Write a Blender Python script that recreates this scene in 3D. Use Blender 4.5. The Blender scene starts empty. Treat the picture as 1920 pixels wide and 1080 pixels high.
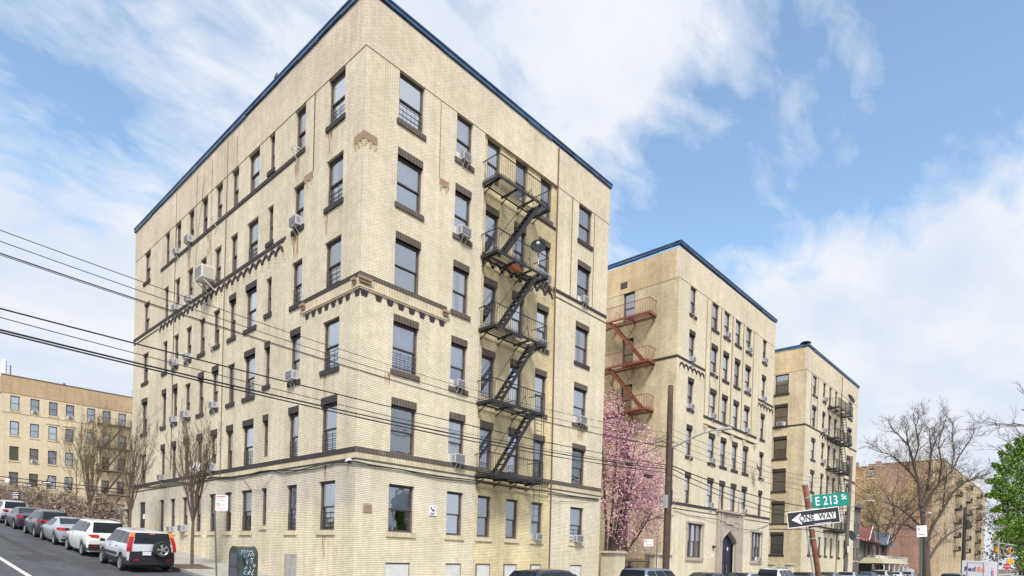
import bpy, math, random
import numpy as np
from mathutils import Vector, Matrix
S = bpy.context.scene
COL = S.collection
PI = math.pi
# ------------------------------------------------------------------ camera, sky, sun, exposure
CAM = Vector((-12.665, -19.620, 1.673))
yaw, pit, rol = 0.82644, -0.010784, 0.028427
fwd = Vector((math.sin(yaw)*math.cos(pit), math.cos(yaw)*math.cos(pit), math.sin(pit)))
rgt0 = Vector((math.cos(yaw), -math.sin(yaw), 0)); up0 = rgt0.cross(fwd)
rgt = rgt0*math.cos(rol) + up0*math.sin(rol); upv = -rgt0*math.sin(rol) + up0*math.cos(rol)
cd = bpy.data.cameras.new("camera"); cam = bpy.data.objects.new("camera", cd); COL.objects.link(cam)
cam.matrix_world = Matrix(((rgt.x, upv.x, -fwd.x, CAM.x), (rgt.y, upv.y, -fwd.y, CAM.y), (rgt.z, upv.z, -fwd.z, CAM.z), (0, 0, 0, 1)))
cd.sensor_width = 36; cd.lens = 36*1150.19/1920; cd.shift_y = (1053.03-540)/1920
cd.clip_start = 0.1; cd.clip_end = 6000
S.camera = cam
S.render.resolution_x, S.render.resolution_y = 1024, 576
S.view_settings.view_transform = 'Standard'; S.view_settings.look = 'None'
S.view_settings.gamma = 1; S.view_settings.exposure = 0.86

def sky_dir(px, py):                       # a world direction, used only to say where the big cloud banks hang
    d = fwd + rgt*((px-960)/1150.19) - upv*((py-1053.03)/1150.19)
    return d.normalized()
SUN_EL, SUN_AZ = math.radians(50), math.radians(222)     # azimuth clockwise from +Y
W = bpy.data.worlds.new("World"); S.world = W; W.use_nodes = True
nt = W.node_tree; N = nt.nodes; L = nt.links
for n in list(N): N.remove(n)
def nd(tree, typ, **kw):
    n = tree.nodes.new(typ)
    for k, v in kw.items():
        if k == 'inp':
            for a, b in v.items(): n.inputs[a].default_value = b
        else: setattr(n, k, v)
    return n
def mth(tree, op, a, b=None, clamp=False):
    n = tree.nodes.new('ShaderNodeMath'); n.operation = op; n.use_clamp = clamp
    for i, v in enumerate((a, b)):
        if v is None: continue
        if isinstance(v, (int, float)): n.inputs[i].default_value = v
        else: tree.links.new(v, n.inputs[i])
    return n.outputs[0]
def sky_world():
    sky = nd(nt, 'ShaderNodeTexSky', sky_type='NISHITA', sun_disc=False, sun_elevation=SUN_EL, sun_rotation=SUN_AZ,
             air_density=1.0, dust_density=1.2, ozone_density=2.2)
    tc = nd(nt, 'ShaderNodeTexCoord'); sx = nd(nt, 'ShaderNodeSeparateXYZ'); L.new(tc.outputs['Generated'], sx.inputs[0])
    zc = mth(nt, 'MAXIMUM', sx.outputs[2], 0.0); zc = mth(nt, 'ADD', zc, 0.30)
    cx = mth(nt, 'DIVIDE', sx.outputs[0], zc); cy_ = mth(nt, 'DIVIDE', sx.outputs[1], zc)
    cb = nd(nt, 'ShaderNodeCombineXYZ'); L.new(cx, cb.inputs[0]); L.new(cy_, cb.inputs[1])
    # streaky wisps, combed along one direction, and broader billows
    mp = nd(nt, 'ShaderNodeMapping'); mp.inputs['Rotation'].default_value = (0, 0, math.radians(65)); mp.inputs['Scale'].default_value = (0.9, 1.55, 1)
    L.new(cb.outputs[0], mp.inputs[0])
    n1 = nd(nt, 'ShaderNodeTexNoise', inp={'Scale': 3.8, 'Detail': 10, 'Roughness': 0.62, 'Distortion': 0.25}); L.new(mp.outputs[0], n1.inputs['Vector'])
    n2 = nd(nt, 'ShaderNodeTexNoise', inp={'Scale': 9.0, 'Detail': 8, 'Roughness': 0.6, 'Distortion': 0.4}); L.new(mp.outputs[0], n2.inputs['Vector'])
    def blob(px, py, deg, w):              # smooth bump around a direction of the sky
        d = sky_dir(px, py) if not isinstance(px, tuple) else Vector(px).normalized()
        dp = nd(nt, 'ShaderNodeVectorMath', operation='DOT_PRODUCT'); dp.inputs[1].default_value = d
        L.new(tc.outputs['Generated'], dp.inputs[0])
        mr = nd(nt, 'ShaderNodeMapRange', interpolation_type='SMOOTHSTEP')
        mr.inputs[1].default_value = math.cos(math.radians(deg)); mr.inputs[2].default_value = 1.0
        mr.inputs[3].default_value = 0; mr.inputs[4].default_value = w
        L.new(dp.outputs['Value'], mr.inputs[0]); return mr.outputs[0]
    acc = None
    for b in SKYBLOBS:
        o = blob(*b); acc = o if acc is None else mth(nt, 'ADD', acc, o)
    v = mth(nt, 'MULTIPLY', n1.outputs[0], 2.3); v = mth(nt, 'ADD', v, mth(nt, 'MULTIPLY', n2.outputs[0], 2.3)); v = mth(nt, 'SUBTRACT', v, 1.35)
    v = mth(nt, 'ADD', v, mth(nt, 'ADD', acc, .62))
    cr = nd(nt, 'ShaderNodeMapRange', interpolation_type='SMOOTHSTEP'); cr.inputs[1].default_value = 0.62; cr.inputs[2].default_value = 1.75; cr.interpolation_type = 'LINEAR'
    L.new(v, cr.inputs[0])
    # cloud brightness: thick parts a little greyer underneath
    n3 = nd(nt, 'ShaderNodeTexNoise', inp={'Scale': 3.0, 'Detail': 5, 'Roughness': 0.5}); L.new(mp.outputs[0], n3.inputs['Vector'])
    rp = nd(nt, 'ShaderNodeValToRGB'); L.new(n3.outputs[0], rp.inputs[0])
    rp.color_ramp.elements[0].position = .3; rp.color_ramp.elements[0].color = (3.7, 4.2, 5.1, 1)
    rp.color_ramp.elements[1].position = .62; rp.color_ramp.elements[1].color = (4.9, 5.05, 5.35, 1)
    tint = nd(nt, 'ShaderNodeMix', data_type='RGBA', blend_type='MULTIPLY'); tint.inputs[0].default_value = 1.0
    L.new(sky.outputs[0], tint.inputs[6]); tint.inputs[7].default_value = SKYTINT
    mx = nd(nt, 'ShaderNodeMix', data_type='RGBA'); L.new(cr.outputs[0], mx.inputs[0]); L.new(tint.outputs[2], mx.inputs[6]); L.new(rp.outputs[0], mx.inputs[7])
    hz = nd(nt, 'ShaderNodeMapRange', interpolation_type='SMOOTHSTEP'); hz.inputs[1].default_value = .30; hz.inputs[2].default_value = .02; hz.inputs[3].default_value = 0; hz.inputs[4].default_value = .92
    L.new(sx.outputs[2], hz.inputs[0]); m2 = nd(nt, 'ShaderNodeMix', data_type='RGBA'); L.new(hz.outputs[0], m2.inputs[0]); L.new(mx.outputs[2], m2.inputs[6]); m2.inputs[7].default_value = (4.35, 4.7, 5.3, 1)
    bg = nd(nt, 'ShaderNodeBackground'); bg.inputs[1].default_value = 0.1; L.new(m2.outputs[2], bg.inputs[0])
    out = nd(nt, 'ShaderNodeOutputWorld'); L.new(bg.outputs[0], out.inputs[0])
SKYTINT = (1.62, 1.66, 1.52, 1)
SKYBLOBS = [(1680, 310, 24, -1.25), (1850, 120, 20, -.35), (1250, 345, 9, -.55), (60, 110, 10, -.42), (330, 130, 8, -.22), (110, 290, 9, -.45), (240, 340, 8, -.22),
            (1000, 40, 20, .30), (60, 560, 16, .6), (1850, 740, 22, 1.2), (1450, 580, 10, .6), (1650, 620, 11, .6), (1380, 60, 14, .5), (1880, 570, 10, .5), (1560, 200, 5, .35), (1860, 330, 6, .4),
            ((.62, -.6, .5), 0, 42, .9), ((-.5, .72, .48), 0, 40, .9)]       # last two banks, centred out of view, are added to brighten window reflections
sky_world()
sd = bpy.data.lights.new("sun", 'SUN'); sun = bpy.data.objects.new("sun", sd); COL.objects.link(sun)
sd.energy = 2.5; sd.angle = math.radians(14); sd.color = (1, .965, .91)
sv = Vector((math.sin(SUN_AZ)*math.cos(SUN_EL), math.cos(SUN_AZ)*math.cos(SUN_EL), math.sin(SUN_EL)))
sun.rotation_euler = sv.to_track_quat('Z', 'Y').to_euler(); sun.location = (0, 0, 60)

# ------------------------------------------------------------------ materials
MAT = {}
def mat(name, col=(.5, .5, .5), rough=.6, metal=0, spec=.5, emit=None, noise=0, nscale=4.0, bump=0, bscale=30.0):
    if name in MAT: return MAT[name]
    m = bpy.data.materials.new(name); m.use_nodes = True; t = m.node_tree; b = t.nodes['Principled BSDF']
    b.inputs['Base Color'].default_value = (*col, 1); b.inputs['Roughness'].default_value = rough
    b.inputs['Metallic'].default_value = metal; b.inputs['Specular IOR Level'].default_value = spec
    if emit: b.inputs['Emission Color'].default_value = (*emit[:3], 1); b.inputs['Emission Strength'].default_value = emit[3]
    if noise:
        tc = nd(t, 'ShaderNodeTexCoord'); n = nd(t, 'ShaderNodeTexNoise', inp={'Scale': nscale, 'Detail': 6, 'Roughness': .6})
        t.links.new(tc.outputs['Object'], n.inputs['Vector'])
        mr = nd(t, 'ShaderNodeMapRange'); mr.inputs[1].default_value = .3; mr.inputs[2].default_value = .7
        mr.inputs[3].default_value = 1-noise; mr.inputs[4].default_value = 1+noise; t.links.new(n.outputs[0], mr.inputs[0])
        mx = nd(t, 'ShaderNodeVectorMath', operation='SCALE'); mx.inputs[0].default_value = col
        t.links.new(mr.outputs[0], mx.inputs['Scale']); t.links.new(mx.outputs[0], b.inputs['Base Color'])
    if bump:
        tc = nd(t, 'ShaderNodeTexCoord'); n = nd(t, 'ShaderNodeTexNoise', inp={'Scale': bscale, 'Detail': 4})
        t.links.new(tc.outputs['Object'], n.inputs['Vector']); bp = nd(t, 'ShaderNodeBump', inp={'Strength': bump, 'Distance': .02})
        t.links.new(n.outputs[0], bp.inputs['Height']); t.links.new(bp.outputs[0], b.inputs['Normal'])
    MAT[name] = m; return m

def brick(name, c1, c2, mort, bw=.215, rh=.069, ms=.009, off=.5, top=None, band=None, grime=.16, streak=.12):
    """pressed brick laid in metres on UV; weathering by height and by noise"""
    m = bpy.data.materials.new(name); m.use_nodes = True; t = m.node_tree; b = t.nodes['Principled BSDF']; K = t.links
    b.inputs['Roughness'].default_value = .85; b.inputs['Specular IOR Level'].default_value = .2
    uv = nd(t, 'ShaderNodeUVMap')
    bt = nd(t, 'ShaderNodeTexBrick', offset=off); bt.inputs['Scale'].default_value = 1
    bt.inputs['Brick Width'].default_value = bw; bt.inputs['Row Height'].default_value = rh; bt.inputs['Mortar Size'].default_value = ms*.40 if rh < 1 else ms
    bt.inputs['Mortar Smooth'].default_value = .3
    bt.inputs['Color1'].default_value = (*c1, 1); bt.inputs['Color2'].default_value = (*c2, 1); bt.inputs['Mortar'].default_value = (*mort, 1)
    K.new(uv.outputs[0], bt.inputs['Vector'])
    geo = nd(t, 'ShaderNodeNewGeometry'); sp = nd(t, 'ShaderNodeSeparateXYZ'); K.new(geo.outputs['Position'], sp.inputs[0])
    col = bt.outputs[0]
    if rh < 1:       # the bed joints read stronger than the thin upright joints
        su = nd(t, 'ShaderNodeSeparateXYZ'); K.new(uv.outputs[0], su.inputs[0])
        fr = mth(t, 'FRACT', mth(t, 'ADD', mth(t, 'DIVIDE', su.outputs[1], rh), 100.0+ms/rh/2)); bj = mth(t, 'LESS_THAN', fr, ms*1.45/rh)
        mj = nd(t, 'ShaderNodeMix', data_type='RGBA'); K.new(mth(t, 'MULTIPLY', bj, .72), mj.inputs[0]); K.new(col, mj.inputs[6]); mj.inputs[7].default_value = (*[x*1.0 for x in mort], 1); col = mj.outputs[2]
    def mixc(col, fac, rgb, mode='MIX'):
        mx = nd(t, 'ShaderNodeMix', data_type='RGBA', blend_type=mode)
        if isinstance(fac, float): mx.inputs[0].default_value = fac
        else: K.new(fac, mx.inputs[0])
        K.new(col, mx.inputs[6])
        if isinstance(rgb, tuple): mx.inputs[7].default_value = (*rgb, 1)
        else: K.new(rgb, mx.inputs[7])
        return mx.outputs[2]
    def noise(scale, vec=None, detail=6, rough=.6, stretch=None):
        n = nd(t, 'ShaderNodeTexNoise', inp={'Scale': scale, 'Detail': detail, 'Roughness': rough})
        if stretch:
            mp = nd(t, 'ShaderNodeMapping'); mp.inputs['Scale'].default_value = stretch; K.new(geo.outputs['Position'], mp.inputs[0]); K.new(mp.outputs[0], n.inputs['Vector'])
        else: K.new(geo.outputs['Position'], n.inputs['Vector'])
        return n.outputs[0]
    def ramp(v, a, b_, lo=0., hi=1.):
        r = nd(t, 'ShaderNodeMapRange', interpolation_type='SMOOTHSTEP'); r.inputs[1].default_value = a; r.inputs[2].default_value = b_
        r.inputs[3].default_value = lo; r.inputs[4].default_value = hi; K.new(v, r.inputs[0]); return r.outputs[0]
    f = ramp(sp.outputs[2], 4.9, 5.4, 0, .9); col = mixc(col, f, (.985, .98, 1.0), 'MULTIPLY') if rh < 1 else col
    if top:      # paler, pinker rebuilt parapet brick above the top windows
        f = ramp(sp.outputs[2], 20.1, 20.25, 0, top[3]); col = mixc(col, f, top[:3], 'MULTIPLY')
    if band:     # patchy cleaned band above the ground floor
        f = ramp(sp.outputs[2], band[0]-.25, band[0]+.35); f = mth(t, 'MULTIPLY', f, ramp(sp.outputs[2], band[1]+.1, band[1]-.1))
        nn = ramp(noise(.9), .3, .55, .35, 1.0); f = mth(t, 'MULTIPLY', f, nn); f = mth(t, 'MULTIPLY', f, band[5]); col = mixc(col, f, band[2:5], 'MULTIPLY')
    if rh < 1:
        vb = ramp(noise(7.0, stretch=(1, 1, 2.6), detail=2), .3, .7, .96, 1.04); sb = nd(t, 'ShaderNodeVectorMath', operation='SCALE'); K.new(col, sb.inputs[0]); K.new(vb, sb.inputs['Scale']); col = sb.outputs[0]
    big = ramp(noise(.35, detail=8), .3, .72, 1-grime, 1+grime*.6)
    st = ramp(noise(1.0, stretch=(2.2, 2.2, .12), detail=7, rough=.65), .35, .68, 1+streak*.4, 1-streak)
    med = ramp(noise(3.0, detail=5), .3, .7, .93, 1.06)
    f = mth(t, 'MULTIPLY', mth(t, 'MULTIPLY', big, st), med)
    sc = nd(t, 'ShaderNodeVectorMath', operation='SCALE'); K.new(col, sc.inputs[0]); K.new(f, sc.inputs['Scale']); col = sc.outputs[0]
    # blotches of efflorescence
    ef = ramp(noise(1.3, stretch=(1, 1, 1.8), detail=9, rough=.7), .60, .78, 0, .35); col = mixc(col, ef, (.78, .74, .66))
    K.new(col, b.inputs['Base Color'])
    bp = nd(t, 'ShaderNodeBump', inp={'Strength': .35, 'Distance': .01}); K.new(bt.outputs['Fac'], bp.inputs['Height']); bp.invert = True
    K.new(bp.outputs[0], b.inputs['Normal'])
    MAT[name] = m; return m
MORT = (.19, .14, .085)
b_front = brick('brick_front', (.84, .768, .585), (.78, .705, .51), MORT, ms=.0095, top=(1.0, .975, .99, 1.), band=(3.3, 5.1, .98, 1.0, 1.10, .7), grime=.11, streak=.09)
b_side = brick('brick_side', (.79, .72, .55), (.73, .658, .485), MORT, ms=.0105, top=(.99, .955, .97, 1.), band=(3.3, 5.1, .84, .85, .98, .8), grime=.13, streak=.11)
b_bay = brick('brick_bay', (.80, .70, .43), (.72, .615, .36), MORT, ms=.0095, grime=.2)
b_court = brick('brick_court', (.78, .68, .46), (.70, .60, .39), MORT, ms=.011, top=(1.04, .96, .86, 1.), grime=.22, streak=.14)
b_sold = brick('brick_soldier_dark', (.055, .045, .05), (.08, .066, .07), (.32, .27, .2), bw=.075, rh=5, ms=.011, off=0, grime=.1, streak=0)
b_soldlt = brick('brick_soldier_light', (.76, .675, .49), (.68, .59, .41), (.24, .19, .12), bw=.075, rh=5, ms=.008, off=0)
b_tan = brick('brick_tan', (.74, .64, .44), (.68, .58, .39), (.5, .42, .28), grime=.08, streak=.06)
b_brown = brick('brick_orange_brown', (.52, .38, .22), (.58, .43, .26), (.3, .24, .16), grime=.14)
b_red = brick('brick_red', (.40, .25, .19), (.35, .215, .165), (.26, .2, .16), rh=.075, grime=.2)
b_orange = brick('brick_orange', (.44, .20, .12), (.38, .17, .10), (.3, .22, .16))
b_buff = brick('brick_buff', (.62, .50, .33), (.56, .45, .29), (.28, .2, .13))
b_grey = brick('brick_grey', (.22, .21, .18), (.17, .165, .145), (.12, .11, .1))
m_dark = mat('dark_brick_band', (.045, .036, .038), .8, noise=.35, nscale=9, bump=.3)
m_stone = mat('pinkish_stone', (.33, .225, .155), .8, noise=.15, bump=.2)
m_lime = mat('limestone', (.42, .36, .31), .8, noise=.14, nscale=2, bump=.2)
m_mould = mat('beige_moulding', (.58, .49, .34), .8, noise=.14)
m_blue = mat('blue_flashing', (.045, .10, .205), .45, metal=0, noise=.45, nscale=1.7, bump=.4, bscale=6)
m_bluedk = mat('blue_flashing_edge', (.04, .08, .17), .5, noise=.4, nscale=2)
m_frame = mat('window_frame_brown', (.075, .06, .06), .55, noise=.2)
m_jamb = mat('window_jamb', (.16, .13, .12), .6, noise=.15)
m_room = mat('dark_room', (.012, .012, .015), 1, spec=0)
m_black = mat('black_iron', (.022, .02, .024), .55, noise=.4, nscale=6)
m_rust = mat('red_iron', (.22, .072, .045), .6, noise=.3, nscale=5)
m_ac = mat('ac_white', (.50, .50, .52), .45, noise=.08)
m_acg = mat('ac_grille', (.12, .12, .14), .5)
m_brkt = mat('ac_bracket', (.7, .68, .63), .4)
m_asphalt = mat('asphalt', (.062, .064, .075), .9, noise=.18, nscale=1.3, bump=.4, bscale=60)
def asphalt_detail(m):
    t = m.node_tree; K = t.links; b = t.nodes['Principled BSDF']; src = b.inputs['Base Color'].links[0].from_socket
    geo = nd(t, 'ShaderNodeNewGeometry'); vo = nd(t, 'ShaderNodeTexVoronoi', feature='DISTANCE_TO_EDGE', inp={'Scale': .33}); nz = nd(t, 'ShaderNodeTexNoise', inp={'Scale': 1.2, 'Detail': 6})
    K.new(geo.outputs['Position'], nz.inputs['Vector']); ad = nd(t, 'ShaderNodeVectorMath', operation='ADD'); sc = nd(t, 'ShaderNodeVectorMath', operation='SCALE'); sc.inputs['Scale'].default_value = 1.6
    K.new(nz.outputs[1], sc.inputs[0]); K.new(geo.outputs['Position'], ad.inputs[0]); K.new(sc.outputs[0], ad.inputs[1]); K.new(ad.outputs[0], vo.inputs['Vector'])
    cr_ = mth(t, 'LESS_THAN', vo.outputs[0], .006); gr_ = nd(t, 'ShaderNodeTexNoise', inp={'Scale': 45, 'Detail': 3}); K.new(geo.outputs['Position'], gr_.inputs['Vector'])
    mp = nd(t, 'ShaderNodeMapping'); mp.inputs['Scale'].default_value = (1.1, .06, 1); K.new(geo.outputs['Position'], mp.inputs[0]); tr_ = nd(t, 'ShaderNodeTexNoise', inp={'Scale': 1.0, 'Detail': 5}); K.new(mp.outputs[0], tr_.inputs['Vector'])
    r1 = nd(t, 'ShaderNodeMapRange'); r1.inputs[1].default_value = .35; r1.inputs[2].default_value = .65; r1.inputs[3].default_value = .72; r1.inputs[4].default_value = 1.25; K.new(tr_.outputs[0], r1.inputs[0])
    r2 = nd(t, 'ShaderNodeMapRange'); r2.inputs[1].default_value = .3; r2.inputs[2].default_value = .7; r2.inputs[3].default_value = .7; r2.inputs[4].default_value = 1.35; K.new(gr_.outputs[0], r2.inputs[0])
    f = mth(t, 'MULTIPLY', mth(t, 'MULTIPLY', r1.outputs[0], r2.outputs[0]), mth(t, 'SUBTRACT', 1.0, mth(t, 'MULTIPLY', cr_, .6)))
    s2 = nd(t, 'ShaderNodeVectorMath', operation='SCALE'); K.new(src, s2.inputs[0]); K.new(f, s2.inputs['Scale']); K.new(s2.outputs[0], b.inputs['Base Color'])
asphalt_detail(m_asphalt)
m_conc = mat('sidewalk_concrete', (.33, .315, .29), .9, noise=.16, nscale=1.5, bump=.2)
m_kerb = mat('kerb_stone', (.25, .245, .235), .85, noise=.2, nscale=3)
m_earth = mat('earth', (.12, .085, .06), 1, noise=.3, nscale=6, bump=.5)
m_paint = mat('road_paint', (.72, .72, .70), .7, noise=.12, nscale=7)
m_wood = mat('pole_wood', (.085, .056, .045), .9, noise=.35, nscale=5, bump=.6, bscale=14)
m_bark = mat('bark', (.085, .068, .055), .95, noise=.3, nscale=6, bump=.5)
m_barkl = mat('bark_light', (.13, .095, .075), .95, noise=.25, nscale=6)
m_cable = mat('cable_black', (.02, .02, .022), .6)
m_galv = mat('galvanised', (.42, .44, .46), .45, metal=.4, noise=.15)
m_white = mat('white_paint', (.78, .78, .79), .5)
m_signb = mat('sign_black', (.02, .02, .025), .45)
m_green = mat('sign_green', (.0, .22, .17), .4)
m_rustp = mat('rusty_post', (.17, .06, .035), .8, noise=.5, nscale=9)
m_red = mat('sign_red', (.55, .03, .03), .5)
m_tyre = mat('tyre', (.02, .02, .021), .8)
m_rim = mat('wheel_rim', (.45, .46, .48), .3, metal=.7)
m_trim = mat('black_trim', (.02, .022, .027), .55)
m_lampr = mat('tail_light_red', (.42, .012, .012), .2)
m_lampo = mat('tail_light_orange', (.85, .22, .02), .2)
m_lampw = mat('lamp_clear', (.7, .72, .75), .15)
m_chrome = mat('chrome', (.7, .7, .72), .15, metal=1)
m_carglass = mat('car_glass', (.012, .016, .022), .06, spec=.35)

def glass_mat():
    m = bpy.data.materials.new('window_glass'); m.use_nodes = True; t = m.node_tree; K = t.links
    for n in list(t.nodes): t.nodes.remove(n)
    out = nd(t, 'ShaderNodeOutputMaterial'); mx = nd(t, 'ShaderNodeMixShader'); tr = nd(t, 'ShaderNodeBsdfTransparent'); gl = nd(t, 'ShaderNodeBsdfGlossy')
    tr.inputs[0].default_value = (.92, .94, 1.0, 1); gl.inputs['Roughness'].default_value = .03; gl.inputs[0].default_value = (.92, .96, 1, 1)
    fr = nd(t, 'ShaderNodeFresnel'); fr.inputs[0].default_value = 1.55
    oi = nd(t, 'ShaderNodeObjectInfo')
    a = mth(t, 'ADD', mth(t, 'MULTIPLY', fr.outputs[0], 1.5), mth(t, 'ADD', mth(t, 'MULTIPLY', oi.outputs['Random'], .45), .12), clamp=True)
    K.new(a, mx.inputs[0]); K.new(tr.outputs[0], mx.inputs[1]); K.new(gl.outputs[0], mx.inputs[2]); K.new(mx.outputs[0], out.inputs[0])
    # slightly wavy old panes
    tc = nd(t, 'ShaderNodeTexCoord'); n = nd(t, 'ShaderNodeTexNoise', inp={'Scale': 1.6, 'Detail': 2}); K.new(tc.outputs['Object'], n.inputs['Vector'])
    bp = nd(t, 'ShaderNodeBump', inp={'Strength': .25, 'Distance': .03}); K.new(n.outputs[0], bp.inputs['Height']); K.new(bp.outputs[0], gl.inputs['Normal'])
    MAT['window_glass'] = m; return m
m_glass = glass_mat()
def cloth(name, c, waves=11.0):
    m = mat(name, c, .9, spec=.1, noise=.12, nscale=3); t = m.node_tree; return m
m_cur = [cloth('curtain_white', (.88, .88, .92)), cloth('curtain_grey', (.60, .61, .68)), cloth('curtain_violet', (.22, .18, .48)),
         cloth('blind_pale', (.78, .80, .84)), cloth('curtain_cream', (.46, .42, .34)), cloth('curtain_green', (.04, .22, .06))]

# ------------------------------------------------------------------ mesh helpers
class MB:
    def __init__(s): s.v = []; s.f = []; s.m = []; s.mats = []; s.cuts = []
    def cut(s): s.cuts.append((len(s.v), len(s.f)))       # what follows becomes an object of its own
    def mi(s, m):
        if m not in s.mats: s.mats.append(m)
        return s.mats.index(m)
    def poly(s, pts, m):
        i = len(s.v); s.v += [tuple(p) for p in pts]; s.f.append(tuple(range(i, i+len(pts)))); s.m.append(s.mi(m))
    def hexa(s, p, m, skip=()):       # 8 points: bottom 4 ccw, top 4 ccw
        i = len(s.v); s.v += [tuple(q) for q in p]; k = s.mi(m)
        for n, f in enumerate(((0, 3, 2, 1), (4, 5, 6, 7), (0, 1, 5, 4), (1, 2, 6, 5), (2, 3, 7, 6), (3, 0, 4, 7))):
            if n in skip: continue
            s.f.append(tuple(i+a for a in f)); s.m.append(k)
    def box(s, x0, x1, y0, y1, z0, z1, m):
        s.hexa([(x0, y0, z0), (x1, y0, z0), (x1, y1, z0), (x0, y1, z0), (x0, y0, z1), (x1, y0, z1), (x1, y1, z1), (x0, y1, z1)], m)
    def tube(s, pts, rad, m, n=6, cap=True):
        pts = [Vector(p) for p in pts]
        if isinstance(rad, (int, float)): rad = [rad]*len(pts)
        base = len(s.v); k = s.mi(m); prev = None
        for i, p in enumerate(pts):
            d = (pts[min(i+1, len(pts)-1)]-pts[max(i-1, 0)])
            d = d.normalized() if d.length > 1e-9 else Vector((0, 0, 1))
            if prev is None:
                a = Vector((0, 0, 1)) if abs(d.z) < .9 else Vector((1, 0, 0)); u = d.cross(a).normalized()
            else:
                u = prev - d*prev.dot(d); u = u.normalized() if u.length > 1e-6 else d.orthogonal().normalized()
            prev = u; w = d.cross(u)
            for j in range(n):
                a = 2*PI*j/n; q = p+(u*math.cos(a)+w*math.sin(a))*rad[i]; s.v.append((q.x, q.y, q.z))
        for i in range(len(pts)-1):
            for j in range(n):
                a = base+i*n+j; b = base+i*n+(j+1) % n; s.f.append((a, b, b+n, a+n)); s.m.append(k)
        if cap:
            s.f.append(tuple(base+j for j in range(n))[::-1]); s.m.append(k)
            e = base+(len(pts)-1)*n; s.f.append(tuple(e+j for j in range(n))); s.m.append(k)
    def bar(s, a, b, w, h, m, up=(0, 0, 1)):      # rectangular bar a->b
        a = Vector(a); b = Vector(b); d = (b-a).normalized(); u = Vector(up); x = d.cross(u)
        x = x.normalized() if x.length > 1e-6 else d.orthogonal().normalized()
        y = x.cross(d).normalized(); x *= w/2; y *= h/2
        s.hexa([a-x-y, a+x-y, a+x+y, a-x+y, b-x-y, b+x-y, b+x+y, b-x+y], m)
    def mesh(s, name):
        me = bpy.data.meshes.new(name); me.from_pydata(s.v, [], s.f)
        for m in s.mats: me.materials.append(m)
        me.polygons.foreach_set('material_index', s.m)
        uvl = me.uv_layers.new(name='UVMap'); nl = len(me.loops)
        if nl:
            vi = np.empty(nl, dtype=np.int32); me.loops.foreach_get('vertex_index', vi)
            co = np.array(s.v, dtype=np.float32)[vi]; nn = np.empty(len(me.polygons)*3, dtype=np.float32); me.polygons.foreach_get('normal', nn)
            nn = np.abs(nn.reshape(-1, 3)); tot = np.empty(len(me.polygons), dtype=np.int32); me.polygons.foreach_get('loop_total', tot)
            ax = np.repeat(np.argmax(nn, 1), tot)
            u = np.where(ax == 0, co[:, 1], co[:, 0]); v = np.where(ax == 2, co[:, 1], co[:, 2])
            uvl.data.foreach_set('uv', np.stack([u, v], 1).astype(np.float32).ravel())
        return me
    def build(s, name, parent=None, smooth=False, loc=None):
        if s.cuts:
            cs = [(0, 0)]+s.cuts+[(len(s.v), len(s.f))]; o = None; V, F, M_ = s.v, s.f, s.m; s.cuts = []
            for (v0, f0), (v1, f1) in zip(cs, cs[1:]):
                if f1 > f0:
                    s.v = V[v0:v1]; s.f = [tuple(i-v0 for i in f) for f in F[f0:f1]]; s.m = M_[f0:f1]; o = s.build(name, parent, smooth, loc)
            return o
        me = s.mesh(name)
        if smooth: me.polygons.foreach_set('use_smooth', [True]*len(me.polygons))
        return link(name, me, parent, loc)
def link(name, data, parent=None, loc=None, rz=None):
    o = bpy.data.objects.new(name, data); COL.objects.link(o)
    if loc is not None: o.location = loc
    if rz is not None: o.rotation_euler = (0, 0, rz)
    if parent: o.parent = parent
    return o
def thing(name, label, cat, loc=(0, 0, 0), rz=0, group=None):
    o = link(name, None, None, loc, rz); o.empty_display_size = .3; tag(o, label, cat, group); return o
def tag(o, label, cat, group=None):
    o['label'] = label; o['category'] = cat
    if group: o['group'] = group
    return o
def struct(o): o['kind'] = 'structure'; return o
def copy_tree(src, loc, rz, label, group=None):
    r = src.copy(); COL.objects.link(r); r.location = loc; r.rotation_euler = (0, 0, rz); r['label'] = label
    if group: r['group'] = group
    for ch in src.children:
        c = ch.copy(); COL.objects.link(c); c.parent = r
        for g in ch.children:
            d = g.copy(); COL.objects.link(d); d.parent = c
    return r
def cbox(F, mb, *a): mb.cut(); F.box(mb, *a)
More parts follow.
